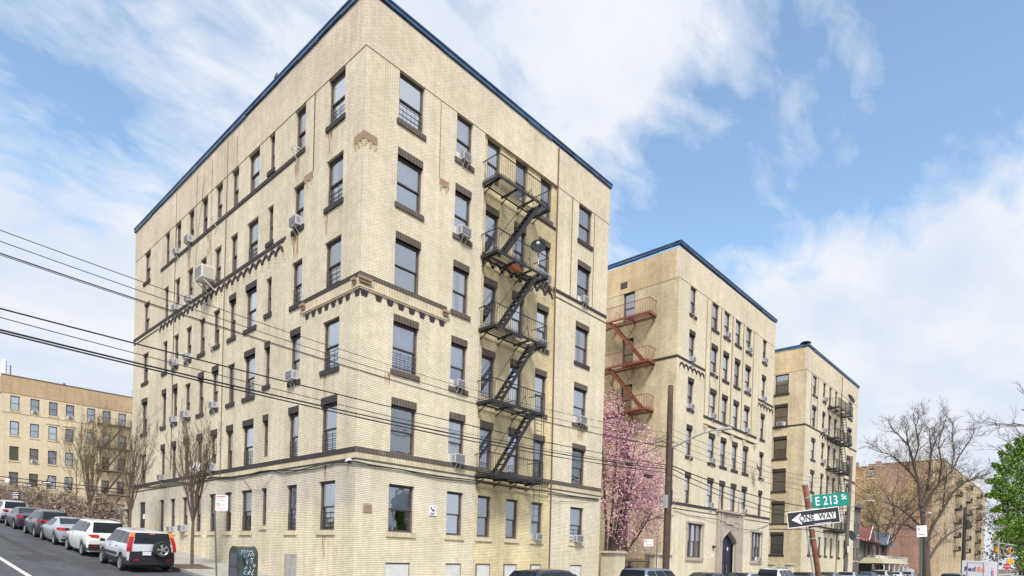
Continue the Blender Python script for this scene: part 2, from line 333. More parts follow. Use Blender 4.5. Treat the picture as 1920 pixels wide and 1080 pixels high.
class Face:      # a wall plane: u along it, d into the building, z up
    def __init__(s, o, u, n, rz): s.o = Vector(o); s.u = Vector(u); s.n = Vector(n); s.rz = rz
    def p(s, u, d, z): q = s.o+s.u*u+s.n*d; return (q.x, q.y, z+s.o.z)
    def box(s, mb, u0, u1, d0, d1, z0, z1, m):
        mb.hexa([s.p(u0, d0, z0), s.p(u1, d0, z0), s.p(u1, d1, z0), s.p(u0, d1, z0), s.p(u0, d0, z1), s.p(u1, d0, z1), s.p(u1, d1, z1), s.p(u0, d1, z1)], m)
    def wall(s, mb, u0, u1, z0, z1, holes, m, d=0, reveal=.1):
        hs = [h for h in holes if h[0] < u1 and h[1] > u0 and h[2] < z1 and h[3] > z0]
        us = sorted({u0, u1, *[min(max(x, u0), u1) for h in hs for x in h[:2]]}); zs = sorted({z0, z1, *[min(max(x, z0), z1) for h in hs for x in h[2:4]]})
        for a, b in zip(us, us[1:]):
            run = None
            for c, e in zip(zs, zs[1:]):
                cu, cz = (a+b)/2, (c+e)/2
                if any(h[0] < cu < h[1] and h[2] < cz < h[3] for h in hs): continue
                mb.poly([s.p(a, d, c), s.p(b, d, c), s.p(b, d, e), s.p(a, d, e)], m)
        for h in hs:
            a, b, c, e = h[:4]; r = d+reveal
            mb.poly([s.p(a, d, c), s.p(a, r, c), s.p(a, r, e), s.p(a, d, e)], m); mb.poly([s.p(b, d, c), s.p(b, r, c), s.p(b, r, e), s.p(b, d, e)], m)
            mb.poly([s.p(a, d, e), s.p(b, d, e), s.p(b, r, e), s.p(a, r, e)], m); mb.poly([s.p(a, d, c), s.p(b, d, c), s.p(b, r, c), s.p(a, r, c)], m)
HEAD = {1: 4.30, 2: 7.36, 3: 10.57, 4: 13.75, 5: 16.94, 6: 20.14}
SILL = {1: 2.44, 2: 5.51, 3: 8.71, 4: 11.92, 5: 15.10, 6: 18.28}
ORD = {1: 'first', 2: 'second', 3: 'third', 4: 'fourth', 5: 'fifth', 6: 'sixth', 7: 'seventh', 8: 'eighth', 9: 'ninth', 10: 'tenth', 11: 'eleventh'}

# ------------------------------------------------------------------ windows (shared meshes, one object each)
WM = {}
def wmesh(kind, w, h, var=0):
    key = (kind, round(w, 2), round(h, 2), var)
    if key in WM: return WM[key]
    mb = MB(); x = w/2; D = .10
    if kind == 'frame':
        f = .055
        mb.box(-x, -x+f, D, D+.12, 0, h, m_jamb); mb.box(x-f, x, D, D+.12, 0, h, m_jamb)
        mb.box(-x+f, x-f, D, D+.12, h-f, h, m_frame); mb.box(-x+f, x-f, D, D+.12, 0, f*.8, m_jamb)
        g = .05; xi = x-f; zm = h*.48
        # upper sash in front, lower sash a step back
        for (z0, z1, d) in ((zm-.02, h-f, D+.035), (f*.8, zm+.02, D+.075)):
            mb.box(-xi, -xi+g, d, d+.04, z0, z1, m_frame); mb.box(xi-g, xi, d, d+.04, z0, z1, m_frame)
            mb.box(-xi+g, xi-g, d, d+.04, z1-g, z1, m_frame); mb.box(-xi+g, xi-g, d, d+.04, z0, z0+g, m_frame)
        # the room behind
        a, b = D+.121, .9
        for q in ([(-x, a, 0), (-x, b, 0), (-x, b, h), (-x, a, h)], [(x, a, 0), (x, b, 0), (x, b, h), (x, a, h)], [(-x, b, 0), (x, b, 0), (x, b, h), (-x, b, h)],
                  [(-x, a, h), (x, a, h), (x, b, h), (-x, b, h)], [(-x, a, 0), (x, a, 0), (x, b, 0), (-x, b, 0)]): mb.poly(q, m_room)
    elif kind == 'pane':
        xi = x-.105; zm = h*.48
        mb.poly([(-xi, D+.055, zm+.03), (xi, D+.055, zm+.03), (xi, D+.055, h-.105), (-xi, D+.055, h-.105)], m_glass)
        mb.poly([(-xi, D+.095, .094), (xi, D+.095, .094), (xi, D+.095, zm-.03), (-xi, D+.095, zm-.03)], m_glass)
    elif kind == 'curtain':
        rng = random.Random(var*7+3); xi = x-.06; yb = D+.14
        def drape(x0, x1, z0, z1, m, amp=.022, per=.13):
            n = max(4, int((x1-x0)/per*4)); ph = rng.random()*6; lean = rng.uniform(-.04, .04)
            P = []
            for i in range(n+1):
                xx = x0+(x1-x0)*i/n; y = yb+amp*math.sin(xx*2*PI/per+ph+math.sin(xx*7)); P.append((xx, y))
            for i in range(n):
                (xa, ya), (xb_, yb2) = P[i], P[i+1]; mb.poly([(xa+lean, ya, z0), (xb_+lean, yb2, z0), (xb_, yb2, z1), (xa, ya, z1)], m)
        v = var % 9
        if v == 0: drape(-xi, xi, .03, h-.05, m_cur[0])
        elif v == 1: drape(-xi, xi, h*.45, h-.05, m_cur[3], .004); 
        elif v == 2: drape(-xi, -xi+w*.3, .03, h-.05, m_cur[0]); drape(xi-w*.33, xi, .03, h-.05, m_cur[0])
        elif v == 3: drape(-xi, xi, .03, h-.05, m_cur[1])
        elif v == 4:      # venetian blind, let down two thirds
            z = h-.07
            while z > h*.3: mb.poly([(-xi, yb-.01, z), (xi, yb-.01, z), (xi, yb+.012, z-.032), (-xi, yb+.012, z-.032)], m_cur[3]); z -= .042
        elif v == 5: drape(-xi, xi, h*.5, h-.05, m_cur[0]); drape(-xi, xi, .03, h*.5, m_cur[2])
        elif v == 6: drape(-xi, -xi+w*.4, .03, h-.05, m_cur[4]); drape(-xi+w*.4, xi, h*.6, h-.05, m_cur[0], .004)
        elif v == 7: drape(-xi, xi, .03, h-.05, m_cur[0], .03, .2)
        elif v == 8: drape(-xi, xi, .03, h-.05, m_cur[5], .02, .18)
    elif kind == 'sill': mb.box(-x-.09, x+.09, -.06, .13, -.19, 0, b_sold if var == 1 else (b_soldlt if var == 2 else m_dark))
    elif kind == 'lintel': mb.box(-x-.0, x+.0, -.018, .1, h, h+.28, b_sold if var == 1 else m_dark)
    elif kind == 'guard':
        r = .009; z1 = h*.36; d = D-.02; xi = x-.06
        for z in (.12, z1*.42, z1*.7, z1): mb.bar((-xi, d, z), (xi, d, z), .018, .018, m_black)
        for xx in (-xi*.35, xi*.35, -xi, xi): mb.bar((xx, d, .05), (xx, d, z1+.06), .016, .016, m_black)
    WM[key] = mb.mesh(kind); return WM[key]
RW = random.Random(5)
def window(face, parent, u, z, w, h, sill=0, lintel=None, cur=None, guard=False, d=0, name='window'):
    """sill: None / 0 dark / 1 dark soldier / 2 light brick"""
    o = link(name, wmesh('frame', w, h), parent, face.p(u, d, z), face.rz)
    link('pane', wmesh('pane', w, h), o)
    if cur is None: cur = RW.choice([0, 0, 1, 2, 3, 4, 6, 7, 7, -1, -1, 3])
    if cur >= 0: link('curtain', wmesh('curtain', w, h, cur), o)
    if sill is not None: link('sill', wmesh('sill', w, h, sill), o)
    if lintel is not None: link('lintel', wmesh('lintel', w, h, lintel), o)
    if guard: link('window_guard', wmesh('guard', w, h), o)
    return o

# ------------------------------------------------------------------ trim
def arches(face, parent, u0, u1, n, ztop, mat_=None, rise=.34, name='arched_corbel_table', d=0):
    """row of little round arches picked out in dark headers over stepped brick corbels"""
    mb = MB(); p = (u1-u0)/n; m = mat_ or m_dark
    for i in range(n):
        c = u0+p*(i+.5); r = p*.40
        for k in range(9):
            a0, a1 = PI*k/9, PI*(k+1)/9
            q = []
            for (aa, rr) in ((a0, r), (a1, r), (a1, r+.085), (a0, r+.085)):
                q.append((c+rr*math.cos(aa), ztop-.42+rr*math.sin(aa)*1.15))
            mb.hexa([face.p(x, d-.05, z) for x, z in q]+[face.p(x, d+.0, z) for x, z in q], m)
    for i in range(n+1):          # corbels between arches
        c = u0+p*i
        for k, (ww, z) in enumerate(((.16, -.50), (.13, -.58), (.10, -.66))):
            face.box(mb, c-ww/2, c+ww/2, d-.045+.012*k, d, ztop+z, ztop+z+.062, b_front if k != 1 else b_side)
    return mb.build(name, parent)
def cornice(mb, face, u0, u1, e0=.12, e1=.12, ztop=22.36):
    face.box(mb, u0-e0, u1+e1, -.12, .3, ztop-.06, ztop, m_bluedk)
    n = max(1, int((u1-u0)/1.6)); rr = random.Random(int(u1*7))
    for i in range(n):            # lapped metal sheets, edges a bit uneven
        a = u0-e0+.02+(u1-u0+e0+e1-.04)*i/n; b = u0-e0+.02+(u1-u0+e0+e1-.04)*(i+1)/n
        z0 = ztop-.22+rr.uniform(-.04, .035); dd = .085+rr.uniform(0, .012)
        face.box(mb, a, b, -dd, .1, z0, ztop-.062, m_blue)

# ------------------------------------------------------------------ air conditioners: things of their own
ACP = {}
def ac_proto(big):
    if big in ACP: return ACP[big]
    w, h, dp = ((.44, .31, .22), (.56, .37, .27))[big]
    a = MB(); a.box(-w/2, w/2, -dp, .12, 0, h, m_ac)
    for k in range(5): a.box(-w/2-.004, -w/2, -dp+.05, -dp+.2, .07+k*.05, .09+k*.05, m_acg); a.box(w/2, w/2+.004, -dp+.05, -dp+.2, .07+k*.05, .09+k*.05, m_acg)
    g = MB(); g.box(-w/2+.035, w/2-.035, -dp-.012, -dp-.002, .04, h-.04, m_acg)
    k = 0
    while .06+k*.035 < h-.06: g.box(-w/2+.04, w/2-.04, -dp-.018, -dp-.0125, .06+k*.035, .068+k*.035, m_ac); k += 1
    b = MB()
    for x in (-.12, .12): b.bar((x, -dp+.03, -.01), (x, .0, -.01), .03, .03, m_brkt); b.bar((x, -dp+.05, -.02), (x, -.02, -.28), .024, .024, m_brkt)
    b.bar((-.12, -.02, -.01), (.12, -.02, -.01), .03, .03, m_brkt); b.bar((-.12, -dp+.03, -.01), (.12, -dp+.03, -.01), .03, .03, m_brkt)
    s = MB(); s.box(-w/2-.16, -w/2-.002, .1, .115, 0, h, m_brkt); s.box(w/2+.002, w/2+.16, .1, .115, 0, h, m_brkt)
    ACP[big] = [('case', a.mesh('case')), ('grille', g.mesh('grille')), ('support_bracket', b.mesh('support_bracket')), ('side_panel', s.mesh('side_panel'))]
    return ACP[big]
def ac(face, u, z, where, big=0, bracket=True, d=0):
    o = thing('air_conditioner', '%s air conditioner %s' % ('large white' if big else 'white', where), 'air conditioner', face.p(u, d, z+.02), face.rz, 'window air conditioners')
    for n, me in ac_proto(big):
        if n == 'support_bracket' and not bracket: continue
        link(n, me, o)
    return o
def ac_bracket(face, u, z, where):
    mb = MB(); mb.bar((-.1, -.34, 0), (-.1, .05, 0), .035, .03, m_brkt); mb.bar((.12, -.34, 0), (.12, .05, 0), .035, .03, m_brkt)
    mb.bar((-.1, -.34, 0), (-.12, -.02, -.4), .035, .03, m_brkt); mb.bar((-.1, -.34, 0), (.12, -.34, 0), .03, .03, m_brkt)
    o = mb.build('air_conditioner_bracket', None, loc=face.p(u, 0, z)); o.rotation_euler = (0, 0, face.rz)
    return tag(o, 'empty white air conditioner bracket %s' % where, 'bracket', 'empty window brackets')
def dish(loc, aim, r, label, arm=(0, 0, -.6)):
    o = thing('satellite_dish', label, 'satellite dish', loc)
    q = Vector(aim).normalized(); R = q.to_track_quat('Z', 'Y').to_matrix()
    mb = MB(); k = 16; rings = [(0, 0), (.35, .02), (.7, .07), (1, .15)]
    prev = None
    for rr, dz in rings[1:]:
        ring = [R @ Vector((r*rr*math.cos(2*PI*i/k), r*rr*.9*math.sin(2*PI*i/k), dz*r*1.2)) for i in range(k)]
        for i in range(k):
            j = (i+1) % k
            if prev is None: mb.poly([R @ Vector((0, 0, 0)), ring[i], ring[j]], MAT['dish_grey'])
            else: mb.poly([prev[i], prev[j], ring[j], ring[i]], MAT['dish_grey'])
        prev = ring
    mb.build('reflector', o)
    mb = MB(); tip = R @ Vector((0, -r*.25, r*1.15)); mb.tube([R @ Vector((0, -r*.9, .1*r)), tip], .018, m_galv); mb.box(tip.x-.05, tip.x+.05, tip.y-.05, tip.y+.05, tip.z-.05, tip.z+.05, m_white)
    mb.build('feed_arm', o)
    mb = MB(); mb.tube([R @ Vector((0, 0, -.01)), R @ Vector((0, 0, -.12)), Vector(arm)], .022, m_galv); mb.build('mast', o)
    return o
mat('dish_grey', (.03, .033, .04), .8, spec=.2)

# ------------------------------------------------------------------ fire escapes
def fire_escape(face, parent, u0, u1, floors, depth, m, stair_u, below=None, d=0, zoff=.32, dropladder=None, rail=.91):
    """wall brackets (the part itself) > balcony, stair, drop_ladder.  floors: storeys from top down"""
    root = link('fire_escape', None, parent); root.empty_display_size = .3
    for k, f in enumerate(floors):
        z = SILL[f]-zoff; b = MB()
        for i in range(4):
            u = u0+.12+(u1-u0-.24)*i/3
            b.bar(face.p(u, d, z-.13), face.p(u, d-depth, z-.09), .05, .09, m); b.bar(face.p(u, d, z-.42), face.p(u, d-depth*.55, z-.13), .035, .035, m)
        # channel frame
        b.bar(face.p(u0, d-depth, z-.05), face.p(u1, d-depth, z-.05), .03, .13, m)
        b.bar(face.p(u0, d, z-.05), face.p(u0, d-depth, z-.05), .03, .13, m); b.bar(face.p(u1, d, z-.05), face.p(u1, d-depth, z-.05), .03, .13, m)
        b.bar(face.p(u0, d-.05, z-.05), face.p(u1, d-.05, z-.05), .03, .07, m)
        s_hi, s_lo = stair_u   # stair leaves at s_hi on this floor, arrives at s_lo
        y = .10
        while y < depth-.03:
            hole = (k < len(floors)-1) and y > depth*.42
            if hole:
                a, c = min(s_hi, s_hi+(s_lo-s_hi)*.42), max(s_hi, s_hi+(s_lo-s_hi)*.42)
                b.bar(face.p(u0, d-y, z), face.p(max(u0, a), d-y, z), .032, .012, m); b.bar(face.p(min(u1, c), d-y, z), face.p(u1, d-y, z), .032, .012, m)
            else: b.bar(face.p(u0, d-y, z), face.p(u1, d-y, z), .032, .012, m)
            y += .072
        # rails
        for zz, t in ((rail, .032), (.08, .02)):
            b.bar(face.p(u0, d-depth, z+zz), face.p(u1, d-depth, z+zz), t, t, m)
            b.bar(face.p(u0, d, z+zz), face.p(u0, d-depth, z+zz), t, t, m); b.bar(face.p(u1, d, z+zz), face.p(u1, d-depth, z+zz), t, t, m)
        n = int((u1-u0)/.135)
        for i in range(n+1):
            u = u0+(u1-u0)*i/n; t = .03 if i in (0, n, n//2) else .016
            b.bar(face.p(u, d-depth, z), face.p(u, d-depth, z+rail), t, t, m)
        for uu in (u0, u1):
            for i in range(1, 7): b.bar(face.p(uu, d-depth*i/7, z), face.p(uu, d-depth*i/7, z+rail), .016, .016, m)
        b.build('balcony', root)
        if k < len(floors)-1:
            z2 = SILL[floors[k+1]]-zoff; b = MB(); a = -depth+.06; c = -depth+.50
            for dd in (a, c): b.bar(face.p(s_hi, d+dd, z-.05), face.p(s_lo, d+dd, z2+.05), .02, .17, m)
            n = 12
            for i in range(1, n):
                t = i/n; uu = s_hi+(s_lo-s_hi)*t; zz = z+(z2-z)*t
                b.hexa([face.p(uu-.085, d+a, zz-.012), face.p(uu+.085, d+a, zz-.012), face.p(uu+.085, d+c, zz-.012), face.p(uu-.085, d+c, zz-.012),
                        face.p(uu-.085, d+a, zz+.012), face.p(uu+.085, d+a, zz+.012), face.p(uu+.085, d+c, zz+.012), face.p(uu-.085, d+c, zz+.012)], m)
            # handrail on posts, one side
            o = .78
            b.tube([face.p(s_hi, d+c, z+.1), face.p(s_hi+(s_lo-s_hi)*.08, d+c, z+o), face.p(s_hi+(s_lo-s_hi)*.5, d+c, (z+z2)/2+o+.05), face.p(s_lo, d+c, z2+o+.12), face.p(s_lo, d+c, z2+.05)], .014, m, 5)
            b.tube([face.p((s_hi+s_lo)/2, d+c, (z+z2)/2), face.p((s_hi+s_lo)/2, d+c, (z+z2)/2+o+.05)], .012, m, 5)
            b.build('stair', root)
    if dropladder:
        ul, zt, zb = dropladder; b = MB(); dd = d-depth+.03
        for uu in (ul, ul+.42): b.bar(face.p(uu, dd, zb), face.p(uu, dd, zt), .03, .02, m)
        z = zb+.15
        while z < zt: b.bar(face.p(ul, dd, z), face.p(ul+.42, dd, z), .018, .018, m); z += .33
        for uu in (ul-.12, ul+.54): b.bar(face.p(uu, dd-.03, zb+1.7), face.p(uu, dd-.03, zt+.1), .03, .03, m)
        b.build('drop_ladder', root)
    return root

# ================================================================== the ground and streets
def hroad(x, y): return max(-.5, .079*min(y, 110)-.12)
def sfac(x): return 1 if x < 15 else max(0, (25-x)/10)
def sheet(name, xs, ys, hf, m, kind=True):
    mb = MB()
    for a, b in zip(xs, xs[1:]):
        for c, e in zip(ys, ys[1:]): mb.poly([(a, c, hf(a, c)), (b, c, hf(b, c)), (b, e, hf(b, e)), (a, e, hf(a, e))], m)
    o = mb.build(name); return struct(o)
YS = [-4000, -400, -100, -30, -17.2, -4.81, -3.3, 0, 10, 20, 30, 45, 60, 80, 110, 300, 4000]
sheet('ground', [-4000, -300, -60, -14.5, -3, 0, 10, 15, 17, 19, 21, 23, 25, 60, 140, 300, 4000], YS, lambda x, y: (-.5 if y < 0 else max(-.5, hroad(x, y)*sfac(x)-.3*(1-sfac(x))))-.16, m_earth)
sheet('side_street_road', [-14.5, -3.0], [-3.3, 0, 20, 60, 110, 300], lambda x, y: hroad(x, y), m_asphalt)
sheet('front_street_road', [-300, -60, -14.5, -3.0, 30, 80, 200, 700], [-17.2, -4.81, -3.3], lambda x, y: hroad(x, y)+(0 if y > -4 else 0), m_asphalt)
sheet('side_sidewalk', [-2.84, 0.02], [-3.14, 0, 30, 60, 110, 300], lambda x, y: .079*min(y, 110)-.0, m_conc)
sheet('front_sidewalk', [0.02, 30, 80, 200, 700], [-3.14, .5], lambda x, y: -.26 if y < -1 else -.12, m_conc)
sheet('near_sidewalk', [-300, 40, 700], [-24, -17.2], lambda x, y: -.32 if y > -18 else 0.02, m_conc)
sheet('far_sidewalk', [-18, -14.5], [-3.3, 0, 60, 110, 300], lambda x, y: hroad(x, y)+.13, m_conc)
mb = MB()
ys = [-3.3, 0, 20, 60, 110, 300]
for c, e in zip(ys, ys[1:]):
    z0, z1 = .079*min(c, 110), .079*min(e, 110)
    mb.hexa([(-3.0, c, z0-.4), (-2.84, c, z0-.4), (-2.84, e, z1-.4), (-3.0, e, z1-.4), (-3.0, c, z0+.004), (-2.84, c, z0+.004), (-2.84, e, z1+.004), (-3.0, e, z1+.004)], m_kerb)
mb.box(-2.84, 700, -3.3, -3.14, -.8, -.255, m_kerb); struct(mb.build('kerb'))
mb = MB()
for c, e in ((2, 20), (20, 60), (60, 110)):
    mb.poly([(-8.40, c, hroad(0, c)+.005), (-8.25, c, hroad(0, c)+.005), (-8.25, e, hroad(0, e)+.005), (-8.40, e, hroad(0, e)+.005)], m_paint)
struct(mb.build('road_line'))
m_patch = mat('asphalt_patch', (.04, .041, .046), .9, noise=.2, nscale=9, bump=.4, bscale=60); mb = MB()
for x0, x1, y0, y1 in ((-7.6, -6.2, 12.5, 15.2), (-6.9, -6.5, 15.3, 34), (-9.9, -8.8, 18, 21)):
    mb.cut(); mb.poly([(x0, y0, hroad(0, y0)+.003), (x1, y0, hroad(0, y0)+.003), (x1, y1, hroad(0, y1)+.003), (x0, y1, hroad(0, y1)+.003)], m_patch)
for ob_ in range(1): struct(mb.build('asphalt_patch'))
for o_ in S.objects:
    if o_.name.startswith('asphalt_patch'): o_['kind'] = 'structure'
o = thing('manhole_cover', 'round iron manhole cover in the uphill roadway', 'manhole cover', (-7.3, 17.6, hroad(0, 17.6)+.006)); o.rotation_euler = (math.atan(.079), 0, 0)
mb = MB(); mb.tube([(0, 0, -.03), (0, 0, .004)], .34, mat('cast_iron', (.05, .045, .045), .6, noise=.3, nscale=20, bump=.5), 24); mb.build('lid', o)
# joints and the two dirt tree pits are laid on the pavement
mb = MB()
for y0 in (8.6, 17.7, 26.1):
    mb.poly([(-2.8, y0, .079*y0+.006), (-1.5, y0, .079*y0+.006), (-1.5, y0+1.9, .079*(y0+1.9)+.006), (-2.8, y0+1.9, .079*(y0+1.9)+.006)], m_earth)
struct(mb.build('tree_pit_soil'))
mb = MB()
for i in range(24):
    y = i*1.5-.5; mb.poly([(-2.83, y, .079*y+.004), (0, y, .079*y+.004), (0, y+.02, .079*y+.0055), (-2.83, y+.02, .079*y+.0055)], m_kerb)
for x in (-1.45,): mb.poly([(x, -3, -.237+.004), (x+.02, -3, -.237+.004), (x+.02, 60, 4.744), (x, 60, 4.744)], m_kerb)
struct(mb.build('sidewalk_joint'))

# ================================================================== corner building
FR = Face((0, 0, 0), (1, 0, 0), (0, 1, 0), 0)
FL = Face((0, 0, 0), (0, 1, 0), (1, 0, 0), -PI/2)
XE, YE = 15.78, 26.4
B1 = thing('apartment_building', 'six-storey cream brick apartment building on the street corner with a black fire escape', 'apartment building', (0, 0, 0))
RC = [('wide', 1.51, 2.74), ('b', 4.47, 5.40), ('fe1', 6.36, 7.22), ('fe2', 8.22, 9.08), ('fe3', 10.02, 10.90), ('last', 13.04, 14.22)]
LC = [(1.37, 2.56), (4.33, 5.20), (7.03, 7.56), (8.50, 9.65), (10.70, 11.50), (12.60, 13.45), (14.48, 15.30), (16.35, 17.18), (18.28, 19.08), (20.10, 20.85), (23.42, 24.55)]
rh = []; 
for i, (n, a, b) in enumerate(RC):
    for f in range(1, 7):
        h = HEAD[f]-SILL[f]; z = SILL[f]
        if i in (2, 3) and f > 1: pass
        rh.append((a, b, z, HEAD[f], i, f))
BASE = [(1.42, 2.62), (4.5, 5.4), (6.35, 7.2), (8.15, 9.0), (10.05, 10.8), (13.15, 14.2)]
for a, b in BASE: rh.append((a, b, .42, 1.24, -1, 0))
lh = []
for i, (a, b) in enumerate(LC):
    for f in range(1, 7):
        z = SILL[f]
        if i == 2: z += .24
        if i == 10 and f == 1: z = 2.05
        lh.append((a, b, z, HEAD[f]+(.06 if f in (1, 3) else 0), i, f))
UB0, UB1 = 6.12, 11.22
w = MB()
FR.wall(w, 0, UB0, -.9, 20.15, rh, b_front); FR.wall(w, UB1, XE, -.9, 20.15, rh, b_front)
FR.wall(w, UB0, UB1, -.9, 20.15, rh, b_bay, d=.09)
for u in (UB0, UB1): w.poly([FR.p(u, 0, -.9), FR.p(u, .09, -.9), FR.p(u, .09, 20.15), FR.p(u, 0, 20.15)], b_bay)
FR.box(w, -.022, XE+.022, -.022, .25, 20.152, 22.1, b_front)
FL.wall(w, 0, YE, -.9, 20.15, lh, b_side); FL.box(w, .252, YE, -.022, .25, 20.152, 22.1, b_side)
w.poly([(XE, 0, -.9), (XE, YE, -.9), (XE, YE, 22.1), (XE, 0, 22.1)], b_court); w.poly([(0, YE, -.9), (XE, YE, -.9), (XE, YE, 22.1), (0, YE, 22.1)], b_court)
w.build('wall', B1)
m_roof = mat('roof_tar', (.05, .05, .055), .9)
w = MB(); w.poly([(0, 0, 21.6), (XE, 0, 21.6), (XE, YE, 21.6), (0, YE, 21.6)], m_roof); w.build('roof', B1)
w = MB(); cornice(w, FR, 0, XE); cornice(w, FL, 0, YE, 0); w.build('cornice', B1)
# windows, front
guards = {(0, 6), (0, 3), (5, 1)}
curR = {(0, 6): 7, (0, 5): 0, (0, 4): -1, (0, 3): 0, (0, 2): -1, (0, 1): 1, (1, 6): 0, (1, 5): 7, (1, 4): 2, (1, 3): 5, (1, 2): 6, (1, 1): 3, (5, 6): 3, (5, 5): 1, (5, 4): 2, (5, 3): 4, (5, 2): -1, (5, 1): 7}
for a, b, z0, z1, i, f in rh:
    if i < 0: continue
    d = .09 if 2 <= i <= 4 else 0
    sill = 1
    if f == 2 or (i == 0 and f == 4) or (i == 5 and f == 5): sill = None
    if f == 1: sill = 2
    if i == 5 and f in (6, 4): sill = 0
    if i in (2, 3) and f > 1: sill = None
    window(FR, B1, (a+b)/2, z0, b-a, z1-z0, sill=sill, lintel=1 if 2 <= f <= 5 else None, cur=curR.get((i, f)), guard=(i, f) in guards, d=d)
nwin = 36
for a, b, z0, z1, i, f in lh:
    if i == 10 and f == 1:
        w = MB(); FL.box(w, a+.06, b-.06, .1, .15, z0-1.2, z1-.05, m_signb); FL.box(w, a, a+.06, .06, .2, z0-1.2, z1, m_jamb); FL.box(w, b-.06, b, .06, .2, z0-1.2, z1, m_jamb)
        FL.box(w, a+.3, b-.45, .085, .099, 3.3, 3.6, m_white); FL.box(w, a, b, .05, .2, z1-.06, z1, m_jamb)
        w.build('side_door', B1); continue
    sill = 0
    if f == 2 or (f == 6 and 1 <= i <= 9 and i != 2) or (f == 5 and i >= 3) or (f == 4 and i == 0): sill = None
    if f == 1: sill = 2
    lint = (f == 4 and i in (3, 4)) or (f == 3 and i in (1, 2, 3, 5, 6, 8, 9, 10)) or (f == 2 and i != 10)
    window(FL, B1, (a+b)/2, z0, b-a, z1-z0, sill=sill, lintel=0 if lint else None, guard=(i == 0) or (i == 3 and f in (5, 3, 2, 1)) or (i == 1 and f in (4, 2, 1)))
    nwin += 1
for a, b in BASE:
    w = MB(); FR.box(w, a+.03, b-.03, .05, .1, .42, 1.2, mat('boarded_white', (.62, .62, .60), .8, noise=.1, nscale=3)); FR.box(w, a, b, .03, .1, 1.2, 1.24, m_frame)
    FR.box(w, a, a+.03, .04, .1, .42, 1.2, m_jamb); FR.box(w, b-.03, b, .04, .1, .42, 1.2, m_jamb); w.build('boarded_basement_window', B1)
# courses and bands
w = MB()
FR.box(w, -.035, XE, -.035, .02, 5.33, 5.508, b_sold); FL.box(w, .021, YE, -.035, .02, 5.33, 5.508, m_dark); w.build('dark_brick_course', B1)
w = MB(); FR.box(w, -.03, XE, -.03, .02, 5.06, 5.10, b_sold); FL.box(w, .021, YE, -.03, .02, 5.06, 5.10, m_dark); w.build('thin_ledge', B1)
w = MB(); FR.box(w, 0, UB0, -.012, .0, 5.104, 5.326, b_soldlt); FR.box(w, UB1, XE, -.012, .0, 5.104, 5.326, b_soldlt); FL.box(w, .0, YE, -.012, .0, 5.104, 5.326, b_soldlt); w.build('light_soldier_course', B1)
w = MB(); FL.box(w, 4.3, 21.45, -.04, .02, 18.10, 18.278, m_dark); w.build('dark_brick_course', B1)
w = MB(); FL.box(w, 5.8, YE, -.04, .02, 14.95, 15.098, m_dark); FL.box(w, 5.8, 5.86, -.03, 0, 14.1, 14.95, m_mould); FL.box(w, 21.6, YE, -.03, .0, 14.72, 14.76, m_dark); w.build('dark_brick_course', B1)
w = MB(); FR.box(w, UB1-.1, XE, -.035, .02, 14.95, 15.098, m_dark); FR.box(w, UB1-.1, XE, -.025, .0, 14.68, 14.72, b_sold); FR.box(w, UB0+.1, UB1-.1, .05, .1, 14.95, 15.05, m_dark); w.build('dark_brick_course', B1)
w = MB(); FR.box(w, 9.1, UB1, .04, .1, 18.02, 18.1, m_dark); w.build('thin_ledge', B1)
arches(FL, B1, 6.0, 21.4, 24, 14.88)
arches(FR, B1, 6.25, 11.15, 8, 14.92, d=.09)
# corner belt course with corbels
w = MB()
FR.box(w, -.045, 4.16, -.045, .02, 11.76, 11.92, b_sold); FL.box(w, .021, 4.14, -.045, .02, 11.76, 11.92, m_dark); w.build('corner_belt_course', B1)
w = MB()
FR.box(w, -.025, 4.16, -.025, .0, 11.42, 11.757, b_soldlt); FL.box(w, .0, 4.14, -.025, .0, 11.42, 11.757, b_soldlt)
FR.box(w, -.07, 4.16, -.07, .0, 11.36, 11.417, m_mould); FL.box(w, .0, 4.14, -.07, .0, 11.36, 11.417, m_mould)
FR.box(w, -.045, 4.16, -.045, .0, 11.30, 11.357, m_mould); FL.box(w, .0, 4.14, -.045, .0, 11.30, 11.357, m_mould)
for F, u0, u1 in ((FR, -.16, .42), (FL, .165, .42), (FR, 3.9, 4.24), (FL, 3.9, 4.24)):
    F.box(w, u0, u1, -.16, -.071, 11.62, 11.72, m_stone); F.box(w, u0+.05, u1-.05, -.12, -.05, 11.52, 11.62, m_stone)
w.build('corner_moulding', B1)
w = MB()
for F in (FR, FL):
    for i in range(8):
        c = .52*i+.28 if F is FR else .5*i+.30
        if i == 0: c = .1
        w.cut()
        for k, ww in enumerate((.29, .26, .20)): F.box(w, c-ww/2+(.05 if i == 0 else 0), c+ww/2+(.08 if i == 0 else 0), -.04+k*.01, 0, 11.222-k*.078, 11.297-k*.078, m_dark)
w.build('corbel', B1)
